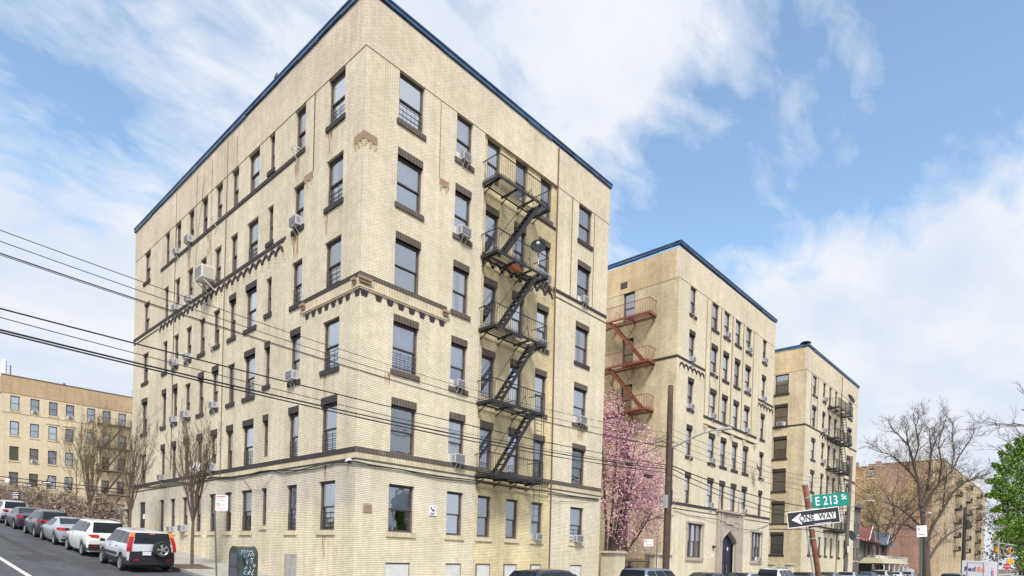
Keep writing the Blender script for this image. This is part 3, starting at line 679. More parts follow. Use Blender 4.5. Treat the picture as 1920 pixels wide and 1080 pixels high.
# cut stones at the heads of the corner piers and the narrow recess lines
w = MB()
FR.box(w, -.03, .56, -.03, .02, 16.76, 17.05, m_stone); FL.box(w, .021, .63, -.03, .02, 16.76, 17.05, m_stone); w.cut()
FR.box(w, 3.60, 4.10, -.03, .02, 16.74, 17.02, m_stone); w.cut(); FL.box(w, 3.62, 4.30, -.03, .02, 16.76, 17.04, m_stone)
w.build('pier_stone', B1)
w = MB()
for F, us in ((FR, (.0, .22, .44, 3.62, 3.92)), (FL, (.03, .25, .47, 3.66, 4.02))):
    for u in us:
        w.cut()
        for k in range(3): F.box(w, u, u+.13-k*.02, -.03+k*.008, 0, 16.68-k*.075, 16.738-k*.075, m_mould)
w.build('brick_corbel', B1)
w = MB()
cbox(FR, w, 3.57, 3.60, -.018, .0, 17.05, 20.149, m_stone); cbox(FR, w, 12.45, 12.48, -.018, 0, 15.1, 20.149, m_dark); cbox(FR, w, 14.62, 14.66, -.018, 0, 15.1, 20.149, m_mould); cbox(FR, w, 14.40, 14.43, -.018, 0, 15.1, 20.149, m_dark)
cbox(FL, w, 3.58, 3.62, -.02, 0, 17.05, 20.149, m_dark); cbox(FL, w, 23.18, 23.22, -.02, 0, 15.1, 20.149, m_mould); cbox(FL, w, 24.72, 24.77, -.02, 0, 15.1, 20.149, m_mould)
cbox(FR, w, .82, .84, -.012, 0, 17.1, 20.149, m_mould)
w.build('pilaster_line', B1)
m_pipe = mat('pipe_brown', (.16, .095, .05), .6, noise=.2)
w = MB(); w.tube([(11.17, -.06, 22.0), (11.2, -.06, 15), (11.33, -.06, 5.6), (11.36, -.06, -.2)], .038, m_pipe, 6); w.build('drain_pipe', B1)
w = MB(); w.tube([(-.03, 12.0, 21.9), (-.04, 12.05, 15.2), (-.04, 12.05, 5.0)], .018, m_pipe, 5); w.build('drain_pipe', B1)
w = MB(); w.tube([(-.03, 19.0, 21.95), (-.04, 19.05, 15.2), (-.04, 19.0, 9.0), (-.04, 19.05, 6.0)], .016, m_pipe, 5); w.build('drain_pipe', B1)
w = MB()
for y0, y1, z0, z1 in ((10.9, 10.7, 21.6, 18.3), (15.9, 15.8, 21.8, 18.1), (13.9, 13.7, 21.7, 15.1), (14.9, 16.2, 21.3, 15.3), (17.4, 17.9, 9.9, 6.9), (19.3, 18.9, 12.8, 10.3)):
    w.tube([(-.03, y0, z0), (-.05, (y0+y1)/2+.1, (z0+z1)/2), (-.03, y1, z1)], .008, m_cable, 4)
w.build('wall_cable', B1)
w = MB()
cab = [(-.06, y, 4.93+.08*math.sin(y*1.1)+.015*y) for y in [26, 24, 22, 20, 18, 16, 14, 12.9, 11.5, 9.5, 7.6, 6.6, 5.5, 4, 2.6, 1.2, .3]]+[(-.07, -.07, 4.93)]+[(x, -.06, 4.88+.03*math.sin(x*1.3)) for x in [.6, 2, 4, 6, 8, 9.5, 11.4, 13, 15.5]]
w.tube(cab, .028, m_cable, 5); w.tube([(a, b, c-.06+.05*math.sin(b*2.1+a)) for a, b, c in cab], .012, m_cable, 4)
w.tube([(-.05, 9.3, 4.9), (-.06, 8.5, 4.35), (-.06, 7.4, 4.25), (-.05, 6.3, 4.9)], .01, m_cable, 4)
w.tube([(8.4, -.05, 4.75), (10.5, -.06, 4.40), (13, -.06, 4.55), (15.6, -.05, 4.85)], .009, m_cable, 4)
w.build('wall_cable', B1)
w = MB(); FR.box(w, .34, .74, -.03, 0, 3.12, 3.44, m_lime); FR.box(w, .37, .71, -.04, -.031, 3.16, 3.40, m_stone); w.build('stone_plaque', B1)
w = MB(); FL.box(w, 4.2, 5.25, -.012, 0, .3, 1.45, mat('cement_patch', (.36, .34, .31), .9, noise=.25, nscale=4, bump=.4)); FL.box(w, 4.55, 4.85, -.03, -.012, .45, .85, m_galv); w.build('cement_patch', B1)
w = MB(); FL.box(w, .25, .45, -.12, 0, 5.0, 5.08, m_white); w.tube([(-.1, .35, 5.02), (-.24, .3, 4.96)], .035, m_white, 8); w.build('security_camera', B1)
# rust runs below the corner windows' guards
def rustmat():
    m = bpy.data.materials.new('rust_stain'); m.use_nodes = True; t = m.node_tree; b = t.nodes['Principled BSDF']; K = t.links
    b.inputs['Base Color'].default_value = (.38, .17, .035, 1); b.inputs['Roughness'].default_value = .9
    tc = nd(t, 'ShaderNodeTexCoord'); sp = nd(t, 'ShaderNodeSeparateXYZ'); K.new(tc.outputs['Generated'], sp.inputs[0])
    mp = nd(t, 'ShaderNodeMapping'); mp.inputs['Scale'].default_value = (7, 7, .9); K.new(tc.outputs['Object'], mp.inputs[0])
    n = nd(t, 'ShaderNodeTexNoise', inp={'Scale': 2.0, 'Detail': 5}); K.new(mp.outputs[0], n.inputs['Vector'])
    a = nd(t, 'ShaderNodeMapRange', interpolation_type='SMOOTHSTEP'); a.inputs[1].default_value = .42; a.inputs[2].default_value = .66; K.new(n.outputs[0], a.inputs[0])
    g = mth(t, 'POWER', sp.outputs[2], .8); K.new(mth(t, 'MULTIPLY', mth(t, 'MULTIPLY', a.outputs[0], g), .72), b.inputs['Alpha'])
    return m
m_stain = rustmat()
w = MB()
for i, (F, u, z, ww, h) in enumerate(((FL, 2.35, 18.05, .35, 1.1), (FL, 2.5, 15.0, .22, 1.0), (FL, 4.9, 18.0, .4, .9), (FL, 4.9, 14.9, .5, 1.3), (FL, 2.25, 11.7, .2, .6), (FL, 2.3, 8.5, .2, 1.0), (FL, 2.1, 5.3, .14, 1.1), (FL, 2.1, 2.2, .22, 1.0), (FL, 14.2, 18.0, .5, 1.3), (FL, 16.9, 17.9, .35, 1.5), (FR, 1.3, 8.5, .25, .5), (FR, 13.7, 8.4, .5, .6))):
    w = MB(); F.box(w, u-ww/2, u+ww/2, -.006, -.003, z-h, z, m_stain); w.build('rust_stain', B1)
fire_escape(FR, B1, 6.04, 9.5, [6, 5, 4, 3, 2], 1.0, m_black, (8.87, 6.62), d=0.0, zoff=.36, dropladder=(8.93, 8.2, 3.05))

# air conditioners on the corner building
ctr = lambda c: (c[0]+c[1])/2
def rf(i): return (RC[i][1]+RC[i][2])/2
RN = {1: 'second window from the corner', 4: 'window at the fire escape', 5: 'last window before pink tree'}
for i, f, big in ((1, 6, 0), (1, 5, 1), (1, 3, 0), (1, 2, 1), (4, 5, 1), (4, 4, 0), (4, 1, 0), (5, 5, 0), (5, 3, 1), (5, 1, 1)):
    ac(FR, rf(i), SILL[f], 'on the corner building front, %s floor, %s' % (ORD[f], RN[i]), big, d=.09 if i == 4 else 0)
for i, f, big in ((1, 5, 1), (1, 3, 1), (8, 6, 0), (7, 6, 1), (7, 5, 0), (8, 5, 0), (8, 4, 1), (7, 4, 0), (8, 3, 0), (7, 3, 1), (5, 3, 0), (9, 2, 0), (5, 2, 1), (8, 1, 0), (7, 1, 1)):
    ac(FL, ctr(LC[i]), SILL[f], 'on the side-street wall, %s floor, %s window from the corner' % (ORD[f], ORD[i+1]), big)
ac_bracket(FL, ctr(LC[1]), SILL[6]+.05, 'on the side-street wall, sixth floor, second window from the corner')
ac_bracket(FL, ctr(LC[5]), SILL[6]+.05, 'on the side-street wall, sixth floor, sixth window from the corner')
ac_bracket(FL, ctr(LC[5]), SILL[4]+.05, 'on the side-street wall, fourth floor, sixth window from the corner')
o = thing('cooling_unit', 'large cream louvred cooling unit on a rack by a fifth-floor side-street window', 'cooling unit', (0, 13.6, 15.25))
w = MB(); w.box(-.75, -.1, -.5, .45, 0, .62, m_brkt)
w.build('case', o)
w = MB()
for k in range(12): w.box(-.756, -.751, -.45, .40, .05+k*.045, .07+k*.045, m_acg)
for k in range(12): w.box(-.68, -.16, -.507, -.501, .05+k*.045, .065+k*.045, m_cur[4])
w.build('louvre', o)
w = MB()
for y in (-.42, .36): w.bar((-.78, y, -.03), (0, y, -.03), .04, .04, m_brkt); w.bar((-.7, y, -.03), (-.02, y, -.5), .04, .04, m_brkt)
w.bar((-.7, -.42, -.03), (-.7, .36, -.03), .04, .04, m_brkt)
w.build('rack', o)
o = dish((-.35, 14.2, 5.75), (-.8, -.5, .35), .36, 'white satellite dish by a second-floor side-street window behind the bare tree', (.3, 0, -.2)); 
for c in o.children:
    if c.name.startswith('reflector'): c.data.materials.clear(); c.data.materials.append(m_white)
dish((8.55, -1.15, 15.75), (-.75, -.62, .12), .36, 'grey satellite dish on the fifth-floor balcony rail of the black fire escape', (.05, .0, -.75))
# small things on the fire escape
o = thing('planter_box', 'orange planter box hung under the fifth-floor balcony of the black fire escape', 'planter', (7.6, -.6, 14.52)); w = MB()
w.hexa([(-.3, -.1, 0), (.3, -.1, 0), (.3, .1, 0), (-.3, .1, 0), (-.34, -.13, .16), (.34, -.13, .16), (.34, .13, .16), (-.34, .13, .16)], mat('terracotta', (.62, .17, .06), .7)); w.build('trough', o)
# pigeon notice sign
o = thing('wall_sign', 'small white printed notice with a black mark on the corner building front wall', 'sign', (3.70, -.02, 3.42)); w = MB()
w.box(-.19, .19, -.015, 0, -.22, .22, m_white); w.build('panel', o)
w = MB()
w.poly([(-.13, -.018, .14), (-.07, -.018, .12), (-.02, -.018, .04), (.03, -.018, .0), (-.01, -.018, -.03), (-.09, -.018, .03)], m_signb); w.poly([(.02, -.018, .02), (.1, -.018, .07), (.09, -.018, .0), (.02, -.018, -.06), (-.03, -.018, -.05)], m_signb)
for k in range(3): w.box(-.13, .12-.03*k, -.018, -.016, -.12-.03*k, -.105-.03*k, m_signb)
w.box(.03, .14, -.018, -.016, .13, .16, m_acg)
w.build('printing', o)
# blinking-free little bird on the parapet
o = thing('pigeon', 'small dark pigeon perched on the side-street parapet of the corner building', 'bird', (-.05, 7.02, 22.36)); w = MB()
w.tube([(0, .14, .06), (0, .04, .10), (0, -.06, .13), (0, -.11, .2), (0, -.14, .22)], [.01, .05, .06, .035, .03], m_acg, 8); w.tube([(0, -.16, .22), (0, -.2, .21)], [.012, .003], m_signb, 5); w.tube([(.015, -.02, .08), (.015, -.02, 0)], .006, m_lampo, 4); w.build('body', o)

# ================================================================== middle building (arched portal)
FR2 = FR
def simple_building(name_label, x0, x1, depth, parts_front, side_holes, side_x, extra=None):
    pass
B2 = thing('apartment_building', 'middle cream brick apartment building with a pointed-arch stone doorway and a red fire escape', 'apartment building', (24, 0, 0))
def P2(o): o.parent = B2; o.matrix_parent_inverse = Matrix.Identity(4)
OFF = Vector((-24, 0, 0))
F2 = Face((-0.0, 0, 0), (1, 0, 0), (0, 1, 0), 0); F2.o = Vector((-24, 0, 0))
S2 = Face((0, 0, 0), (0, 1, 0), (1, 0, 0), -PI/2)
C2 = [(25.60, 26.48), (28.98, 30.06), (30.98, 32.02), (33.02, 34.10), (35.08, 36.18), (38.5, 39.42)]
X0, X1, D2 = 24.0, 41.2, 24
h2 = [(a, b, SILL[f], HEAD[f], i, f) for i, (a, b) in enumerate(C2) for f in range(2, 7)]
h2 += [(26.15, 28.45, 1.85, 4.2, 8, 1), (37.35, 39.5, 1.75, 4.1, 9, 1)]
DOOR = (31.35, 34.05, -.3, 3.0, 10, 1)
w = MB(); F2.wall(w, X0, X1, -.9, 20.15, h2+[DOOR, (31.35, 34.05, 3.0, 3.9, 0, 0)], b_front); F2.box(w, X0-.02, X1+.02, -.022, .25, 20.152, 22.1, b_front)
sh = [(3.34, 4.26, SILL[f]-.2, HEAD[f], 0, f) for f in range(1, 7)]+[(5.6, 5.95, 20.75, 21.2, 1, 9)]
S2.wall(w, 0, D2, -.9, 20.15, sh[:-1], b_court); S2.box(w, .25, D2, -.02, .25, 20.152, 22.1, b_court)
w.poly([(X1-24, 0, -.9), (X1-24, D2, -.9), (X1-24, D2, 22.1), (X1-24, 0, 22.1)], b_court); w.poly([(0, D2, -.9), (X1-24, D2, -.9), (X1-24, D2, 22.1), (0, D2, 22.1)], b_court)
w.build('wall', B2)
w = MB(); w.poly([(0, 0, 21.6), (X1-24, 0, 21.6), (X1-24, D2, 21.6), (0, D2, 21.6)], m_roof); w.build('roof', B2)
w = MB(); cornice(w, F2, X0, X1, ztop=22.5); cornice(w, S2, 0, D2, 0, ztop=22.5); w.build('cornice', B2)
for a, b, z0, z1, i, f in h2:
    if i < 8: window(F2, B2, (a+b)/2, z0, b-a, z1-z0, sill=None if f == 2 or (f == 5 and i in (0, 5)) or (f == 4 and 1 <= i <= 4) else 0, lintel=0 if f < 6 else None, guard=False)
    else:
        ww = (b-a)/3
        for k in range(3): window(F2, B2, a+ww*(k+.5), z0, ww-.03, z1-z0, sill=None, cur=[1, 3, 1][k])
        w = MB(); F2.box(w, a-.18, b+.18, -.1, 0, z1+.02, z1+.16, m_lime); F2.box(w, a-.14, a-.002, -.06, 0, z0, z1+.02, m_lime); F2.box(w, b+.002, b+.14, -.06, 0, z0, z1+.02, m_lime)
        F2.box(w, a-.18, b+.18, -.12, .02, z0-.2, z0-.003, m_lime); F2.box(w, a-.2, a-.05, -.08, 0, z1-.35, z1-.0, m_lime); F2.box(w, b+.05, b+.2, -.08, 0, z1-.35, z1, m_lime); w.build('stone_window_surround', B2)
for a, b, z0, z1, i, f in sh[:-1]: window(S2, B2, (a+b)/2, z0, b-a, z1-z0, sill=None, cur=[0, 7, 1, 3, -1, 0][f-1])
w = MB(); S2.box(w, 3.95, 4.5, -.03, -.02, 20.5, 20.95, m_frame); w.build('vent', B2)
w = MB()
cbox(F2, w, X0-.03, X1, -.035, .02, 5.33, 5.5, m_dark); cbox(F2, w, X0-.03, 28.05, -.035, .02, 14.95, 15.1, m_dark); cbox(S2, w, .021, 3.2, -.035, .02, 14.95, 15.1, m_dark)
cbox(F2, w, 37.72, X1, -.035, .02, 14.95, 15.1, m_dark); cbox(F2, w, 28.05, 37.7, -.05, .02, 11.75, 11.9, m_dark); w.build('dark_brick_course', B2)
w = MB(); cbox(F2, w, X0, 30.6, -.025, 0, 5.04, 5.08, m_dark); cbox(F2, w, 35.85, X1, -.025, 0, 5.04, 5.08, m_dark); w.build('thin_ledge', B2)
arches(F2, B2, 24.35, 27.95, 6, 14.82); arches(F2, B2, 37.8, 41.1, 5, 14.82)
w = MB(); F2.box(w, 28.05, 37.7, -.09, 0, 11.30, 11.42, m_mould); F2.box(w, 28.1, 37.65, -.05, 0, 11.22, 11.30, m_dark)
for k in range(5):
    c = 28.35+k*2.27
    for j, ww in enumerate((.55, .42, .28, .12)): F2.box(w, c-ww/2, c+ww/2, -.08+j*.017, 0, 11.1-j*.12, 11.22-j*.12, m_mould)
w.build('moulded_ledge', B2)
w = MB()
for u in (28.05, 28.75, 30.35, 30.75, 32.35, 32.75, 34.4, 34.82, 36.45, 37.1, 37.72): cbox(F2, w, u-.03, u+.03, -.035, 0, 11.9, 20.149, m_mould)
for u in (28.78, 30.42, 32.42, 34.47, 36.5, 28.08): cbox(F2, w, u, u+.03, -.05, 0, 11.9, 20.149, m_dark)
w.build('pilaster_line', B2)
# portal
w = MB()
F2.box(w, 30.65, 31.35, -.16, 0, -.5, 3.2, m_lime); F2.box(w, 34.05, 34.95, -.16, 0, -.5, 3.2, m_lime)
arch = [(31.35, 3.0), (31.55, 3.28), (32.7, 3.92), (33.85, 3.28), (34.05, 3.0)]
for (a, z), (b, z2) in zip(arch, arch[1:]):
    w.hexa([F2.p(a, -.16, z), F2.p(b, -.16, z2), F2.p(b, .25, z2), F2.p(a, .25, z), F2.p(a, -.16, 5.3), F2.p(b, -.16, 5.3), F2.p(b, .25, 5.3), F2.p(a, .25, 5.3)], m_lime)
    w.bar(F2.p(a, -.18, z+.12), F2.p(b, -.18, z2+.12), .06, .08, m_lime)
F2.box(w, 30.65, 31.349, -.16, 0, 3.2, 5.3, m_lime); F2.box(w, 34.051, 34.95, -.16, 0, 3.2, 5.3, m_lime)
for u in (30.62, 31.12, 34.32, 34.88): F2.box(w, u, u+.16, -.28, -.16, -.5, 5.2, m_lime)
F2.box(w, 30.5, 35.1, -.34, 0, 5.3, 5.42, m_lime); F2.box(w, 30.7, 31.9, -.2, -.16, 4.62, 4.7, m_lime); F2.box(w, 33.6, 34.9, -.2, -.16, 4.62, 4.7, m_lime); F2.box(w, 32.1, 33.4, -.22, -.16, 4.45, 4.95, m_lime)
F2.box(w, 31.9, 33.5, -.235, -.22, 4.98, 5.03, m_stone)
for u in (31.0, 34.5): w.tube([F2.p(u, -.1, 5.42), F2.p(u, -.1, 5.95), F2.p(u, -.1, 6.6)], [.09, .06, .02], m_lime, 6)
w.build('stone_portal', B2)
w = MB(); m_navy = mat('navy_door', (.012, .02, .05), .35)
F2.box(w, 31.35, 34.05, .2, .26, -.3, 3.9, m_navy)
for a, b in ((31.6, 32.55), (32.85, 33.8)): F2.box(w, a+.2, b-.2, .185, .199, .9, 2.35, m_carglass); F2.box(w, a, a+.04, .17, .199, -.2, 2.6, m_signb); F2.box(w, b-.04, b, .17, .199, -.2, 2.6, m_signb)
for u in (32.35, 33.0): w.tube([F2.p(u, .12, .75), F2.p(u, .12, 1.35)], .025, m_chrome, 6)
F2.box(w, 31.9, 32.25, .18, .199, 3.1, 3.3, m_acg); F2.box(w, 33.15, 33.35, .18, .199, 2.5, 2.75, m_white)
w.build('entrance_door', B2)
w = MB(); cbox(F2, w, 30.15, 30.4, -.15, 0, 2.6, 2.78, m_signb); cbox(F2, w, 35.15, 35.4, -.15, 0, 2.5, 2.66, m_signb); w.build('wall_lamp', B2)
w = MB(); cbox(F2, w, 35.1, 35.75, -.03, 0, 1.75, 2.3, m_white); cbox(F2, w, 35.3, 35.6, -.035, -.03, 1.4, 1.74, m_white); cbox(F2, w, 30.1, 30.35, -.03, 0, 1.9, 2.2, m_white); w.build('notice_board', B2)
w = MB(); w.tube([F2.p(24.1, -.05, 4.9), F2.p(26, -.05, 4.75), F2.p(28.2, -.06, 4.72), F2.p(30.6, -.2, 4.7), F2.p(33, -.3, 4.25), F2.p(35, -.2, 4.2), F2.p(38, -.06, 4.3), F2.p(41, -.05, 4.9)], .018, m_cable, 4); w.build('wall_cable', B2)
fire_escape(S2, B2, 1.6, 6.2, [6, 5, 4], .95, m_rust, (4.7, 2.1), zoff=.24)
N2 = {0: 'first window', 1: 'second window', 2: 'third window', 4: 'fifth window', 5: 'sixth window'}
for i, f in ((2, 6), (4, 6), (5, 6), (0, 5), (4, 5), (5, 5), (0, 4), (1, 4), (4, 4), (1, 3), (1, 2), (4, 2)):
    ac(Face((0, 0, 0), (1, 0, 0), (0, 1, 0), 0), ctr(C2[i]), SILL[f], 'on the arched-doorway building front, %s floor, %s from the left' % (ORD[f], N2[i]), 0)
ac(Face((0, 0, 0), (1, 0, 0), (0, 1, 0), 0), 38.9, 1.75, 'in the stone-framed window right of the arched doorway', 0)
for i, f in ((0, 6), (1, 5), (0, 3), (5, 3)):
    ac_bracket(FR, ctr(C2[i]), SILL[f]+.05, 'on the arched-doorway building, %s floor, %s window from the left' % (ORD[f], ORD[i+1]))
dish((36.9, -.5, 9.2), (.2, -.9, .35), .42, 'dark satellite dish on the wall beside a third-floor window of the middle building', (-.1, .45, -.5))

# ================================================================== third building
B3 = thing('apartment_building', 'farthest of three cream brick buildings, with a narrow fire escape and round roof vent', 'apartment building', (49.7, 0, 0))
F3 = Face((-49.7, 0, 0), (1, 0, 0), (0, 1, 0), 0); S3 = Face((0, 0, 0), (0, 1, 0), (1, 0, 0), -PI/2)
C3 = [(51.6, 52.95), (54.9, 55.9), (57.0, 57.9), (59.1, 60.0), (64.25, 66.0)]; X0, X1, D3 = 49.7, 68.3, 22
h3 = [(a, b, SILL[f]+.1, HEAD[f]+.12, i, f) for i, (a, b) in enumerate(C3) for f in range(1, 7)]+[(61.9, 62.8, SILL[1], HEAD[1], 7, 1)]
w = MB(); F3.wall(w, X0, X1, -.9, 20.35, h3, b_front); F3.box(w, X0-.02, X1+.02, -.022, .25, 20.352, 22.5, b_front)
sh = [(1.65, 2.95, SILL[f]+.05, HEAD[f]+.1, 0, f) for f in range(1, 7)]
S3.wall(w, 0, D3, -.9, 20.35, sh, b_court); S3.box(w, .25, D3, -.02, .25, 20.352, 22.5, b_court)
w.poly([(X1-49.7, 0, -.9), (X1-49.7, D3, -.9), (X1-49.7, D3, 22.5), (X1-49.7, 0, 22.5)], b_court); w.build('wall', B3)
w = MB(); w.poly([(0, 0, 22.0), (X1-49.7, 0, 22), (X1-49.7, D3, 22), (0, D3, 22)], m_roof); w.build('roof', B3)
w = MB(); cornice(w, F3, X0, X1, ztop=22.8); cornice(w, S3, 0, D3, 0, ztop=22.8); w.build('cornice', B3)
w = MB(); w.tube([(.3, .3, 22.6), (.3, .3, 22.9), (.3, .3, 22.95), (.3, .3, 23.05)], [.3, .3, .5, .4], MAT['dish_grey'], 14); w.build('roof_vent', B3)
for a, b, z0, z1, i, f in h3: window(F3, B3, (a+b)/2, z0, b-a, z1-z0, sill=0 if f not in (2, 5) else None, lintel=0 if 1 < f < 6 else None)
for a, b, z0, z1, i, f in sh: window(S3, B3, (a+b)/2, z0, b-a, z1-z0, sill=0 if f != 2 else None, lintel=0 if f < 6 else None, cur=[3, 7, 3, 1, 3, 7][f-1], guard=f in (1, 6))
w = MB(); cbox(F3, w, X0-.03, X1, -.035, .02, 5.4, 5.56, m_dark); cbox(S3, w, .021, 3.6, -.035, .02, 5.4, 5.56, m_dark); cbox(F3, w, X0-.03, X1, -.035, .02, 15.0, 15.14, m_dark); cbox(S3, w, .021, 3.4, -.035, .02, 15, 15.14, m_dark)
cbox(F3, w, X0, X1, -.02, 0, 4.95, 5.0, m_dark); cbox(S3, w, .021, 3.6, -.02, 0, 4.95, 5.0, m_dark); w.build('dark_brick_course', B3)
w = MB(); cbox(F3, w, 61.35, 61.45, -.08, 0, -.2, 22.3, m_pipe); cbox(S3, w, 1.2, 1.26, -.02, 0, 15.1, 20.35, m_mould); cbox(S3, w, .95, .99, -.02, 0, 15.1, 20.35, m_mould); cbox(F3, w, 51.15, 51.2, -.03, 0, 15.1, 20.35, m_dark); cbox(F3, w, 53.2, 53.25, -.03, 0, 15.1, 20.35, m_dark); w.build('drain_pipe', B3)
arches(F3, B3, 54.2, 60.6, 7, 14.9, rise=.4); arches(F3, B3, 63.2, 68.0, 8, 11.5)
fire_escape(F3, B3, 56.5, 61.9, [6, 5, 4, 3, 2], 1.05, m_black, (59.2, 60.9), zoff=.3)
G3 = Face((0, 0, 0), (1, 0, 0), (0, 1, 0), 0)
for i, f in ((1, 6), (4, 6), (1, 5), (4, 5), (1, 4), (4, 3), (1, 2)):
    ac(G3, ctr(C3[i]), SILL[f]+.1, 'on the farthest cream building, %s floor, %s of its fire escape' % (ORD[f], 'left' if i == 1 else 'right'), 1)
ac(Face((49.7, 0, 0), (0, 1, 0), (1, 0, 0), -PI/2), 2.3, SILL[5]+.05, 'in the wide fifth-floor courtyard window of the farthest cream building', 1)
ac_bracket(G3, ctr(C3[0]), SILL[6]+.15, 'below the top corner window of the farthest cream building')
dish((60.9, -1.05, 19.6), (-.2, -.9, .4), .62, 'grey satellite dish on the top balcony of the farthest fire escape', (.0, .1, -.9))
dish((64.0, -.8, 4.9), (-.3, -.9, .3), .7, 'pale satellite dish low on the front of the farthest cream building', (.0, .6, -.4))

# ================================================================== building across the back lot
BL = thing('apartment_building', 'distant tan brick apartment building uphill at the left edge', 'apartment building', (0.45, 81, 0))
F4 = Face((0, 0, 0), (1, 0, 0), (0, 1, 0), 0); S4 = Face((0, 0, 0), (0, 1, 0), (1, 0, 0), -PI/2)
C4 = [.85, 2.9, 4.85, 6.7, 9.1, 10.95, 12.85]; H4 = {6: 20.22, 5: 17.0, 4: 13.78, 3: 10.5, 2: 7.3}
h4 = [(c, c+.95, H4[f]-1.8, H4[f], i, f) for i, c in enumerate(C4+[16.5, 19]) for f in range(2, 7)]
w = MB(); F4.wall(w, 0, 34, 3, 20.5, h4, b_tan, reveal=.12); S4.wall(w, 0, 22, 3, 20.5, [], b_tan)
F4.box(w, -.05, 34, -.05, .3, 20.502, 22.7, b_brown); S4.box(w, .302, 22, -.05, .3, 20.502, 22.7, b_brown)
w.poly([(34, 0, 3), (34, 22, 3), (34, 22, 22.7), (34, 0, 22.7)], b_tan); w.build('wall', BL)
w = MB(); w.poly([(0, 0, 22.4), (34, 0, 22.4), (34, 22, 22.4), (0, 22, 22.4)], m_roof); F4.box(w, -.1, 34.1, -.1, .1, 22.702, 22.82, m_jamb); w.build('roof', BL)
for a, b, z0, z1, i, f in h4:
    window(F4, BL, (a+b)/2, z0, b-a, z1-z0, sill=2, cur=8 if (i, f) == (0, 4) else None)
w = MB()
cbox(F4, w, 0, 34, -.05, 0, 18.05, 18.15, m_mould); cbox(F4, w, 0, 34, -.05, 0, 8.0, 8.1, m_mould)
for c in (C4[2], C4[3], C4[4], C4[5]): cbox(F4, w, c-.3, c+1.2, -.08, 0, 17.25, 17.4, m_mould)
w.build('string_course', BL)
w = MB(); cbox(F4, w, 8.4, 8.46, -.04, 0, 3, 22.6, m_mould); w.build('drain_pipe', BL)
SILL_keep = dict(SILL); SILL.update({f: H4[f]-1.8 for f in H4})
fire_escape(F4, BL, 10.3, 14.3, [6, 5, 4, 3, 2], 1.0, mat('brown_iron', (.08, .055, .045), .6), (13.3, 11.2), zoff=.15)
SILL.update(SILL_keep)
GB = Face((0.45, 81, 0), (1, 0, 0), (0, 1, 0), 0)
for i, f, n in ((1, 6, 'second'), (4, 6, 'fifth'), (1, 4, 'second'), (3, 6, 'fourth')):
    ac(GB, C4[i]+.48, H4[f]-1.8, 'on distant building, %s row, %s from left' % ({6: 'first', 4: 'third'}[f], n), 0, bracket=False)
def antenna(loc, label, white=True, h=1.7):
    o = thing('rooftop_antenna', label, 'antenna', loc); w = MB()
    w.tube([(0, 0, -.2), (0, 0, h)], .05, m_galv, 6); w.build('mast', o)
    w = MB()
    if white: w.hexa([(-.55, -.2, .3), (-.05, -.2, .3), (-.05, .1, .3), (-.55, .1, .3), (-.5, -.15, h+.1), (-.1, -.15, h+.2), (-.1, .1, h+.2), (-.5, .1, h+.1)], m_white); w.build('panel', o); w = MB()
    for k in range(3): w.bar((.05, 0, .5+.4*k), (.45, 0, .6+.4*k), .05, .05, m_galv); w.cut(); w.box(.4, .5, -.08, .08, .35+.4*k, .75+.4*k, m_acg); w.cut()
    w.build('antenna_arm', o); return o
antenna((.9, 81.6, 22.6), 'white panel antenna on the roof corner at the far left edge', True, 2.0)
antenna((15.2, 82, 22.5), 'small lattice antenna on the tan roof beside the corner building', False, 1.5)
o = thing('roof_pipe', 'short dark vent pipe on the distant tan roof', 'pipe', (7.3, 83, 22.4)); w = MB(); w.tube([(0, 0, 0), (0, 0, .9)], .12, m_acg, 8); w.build('pipe', o)
w = MB(); w.tube([(0, 0, .9), (0, 0, 1.0)], .17, m_acg, 8); w.build('cap', o)

# ================================================================== vehicles
def wheel_mesh(r=.335, wd=.22):
    if ('wheel', r) in WM: return WM[('wheel', r)]
    def lathe(prof, m, n=24):
        mb = MB()
        for (a, za), (b, zb) in zip(prof, prof[1:]):
            for i in range(n):
                t0, t1 = 2*PI*i/n, 2*PI*(i+1)/n
                mb.poly([(a*math.cos(t0), za, a*math.sin(t0)), (a*math.cos(t1), za, a*math.sin(t1)), (b*math.cos(t1), zb, b*math.sin(t1)), (b*math.cos(t0), zb, b*math.sin(t0))], m)
        return mb
    ty = lathe([(r*.66, -wd/2), (r*.9, -wd/2-.005), (r*.985, -wd/2+.03), (r, 0), (r*.985, wd/2-.03), (r*.9, wd/2+.005), (r*.66, wd/2)], m_tyre)
    ri = lathe([(r*.67, -wd/2-.002), (r*.60, -wd/2+.02), (r*.60, wd/2-.02), (r*.67, wd/2+.002)], m_rim)
    for sgn in (-1, 1):
        yy = sgn*(wd/2-.015)
        for k in range(5):
            a = 2*PI*k/5
            for da in (-.16, .16): ri.bar((.04*math.cos(a), yy, .04*math.sin(a)), (r*.63*math.cos(a+da), yy-sgn*.015, r*.63*math.sin(a+da)), .045, .03, m_rim, up=(0, 1, 0))
        ri.tube([(0, yy-sgn*.02, 0), (0, yy+sgn*.012, 0)], r*.2, m_rim, 10)
        for k in range(24):
            t0, t1 = 2*PI*k/24, 2*PI*(k+1)/24
    ri.tube([(0, -.03, 0), (0, .03, 0)], r*.55, m_signb, 18)
    WM[('wheel', r)] = (ty.mesh('wheel'), ri.mesh('rim')); return WM[('wheel', r)]
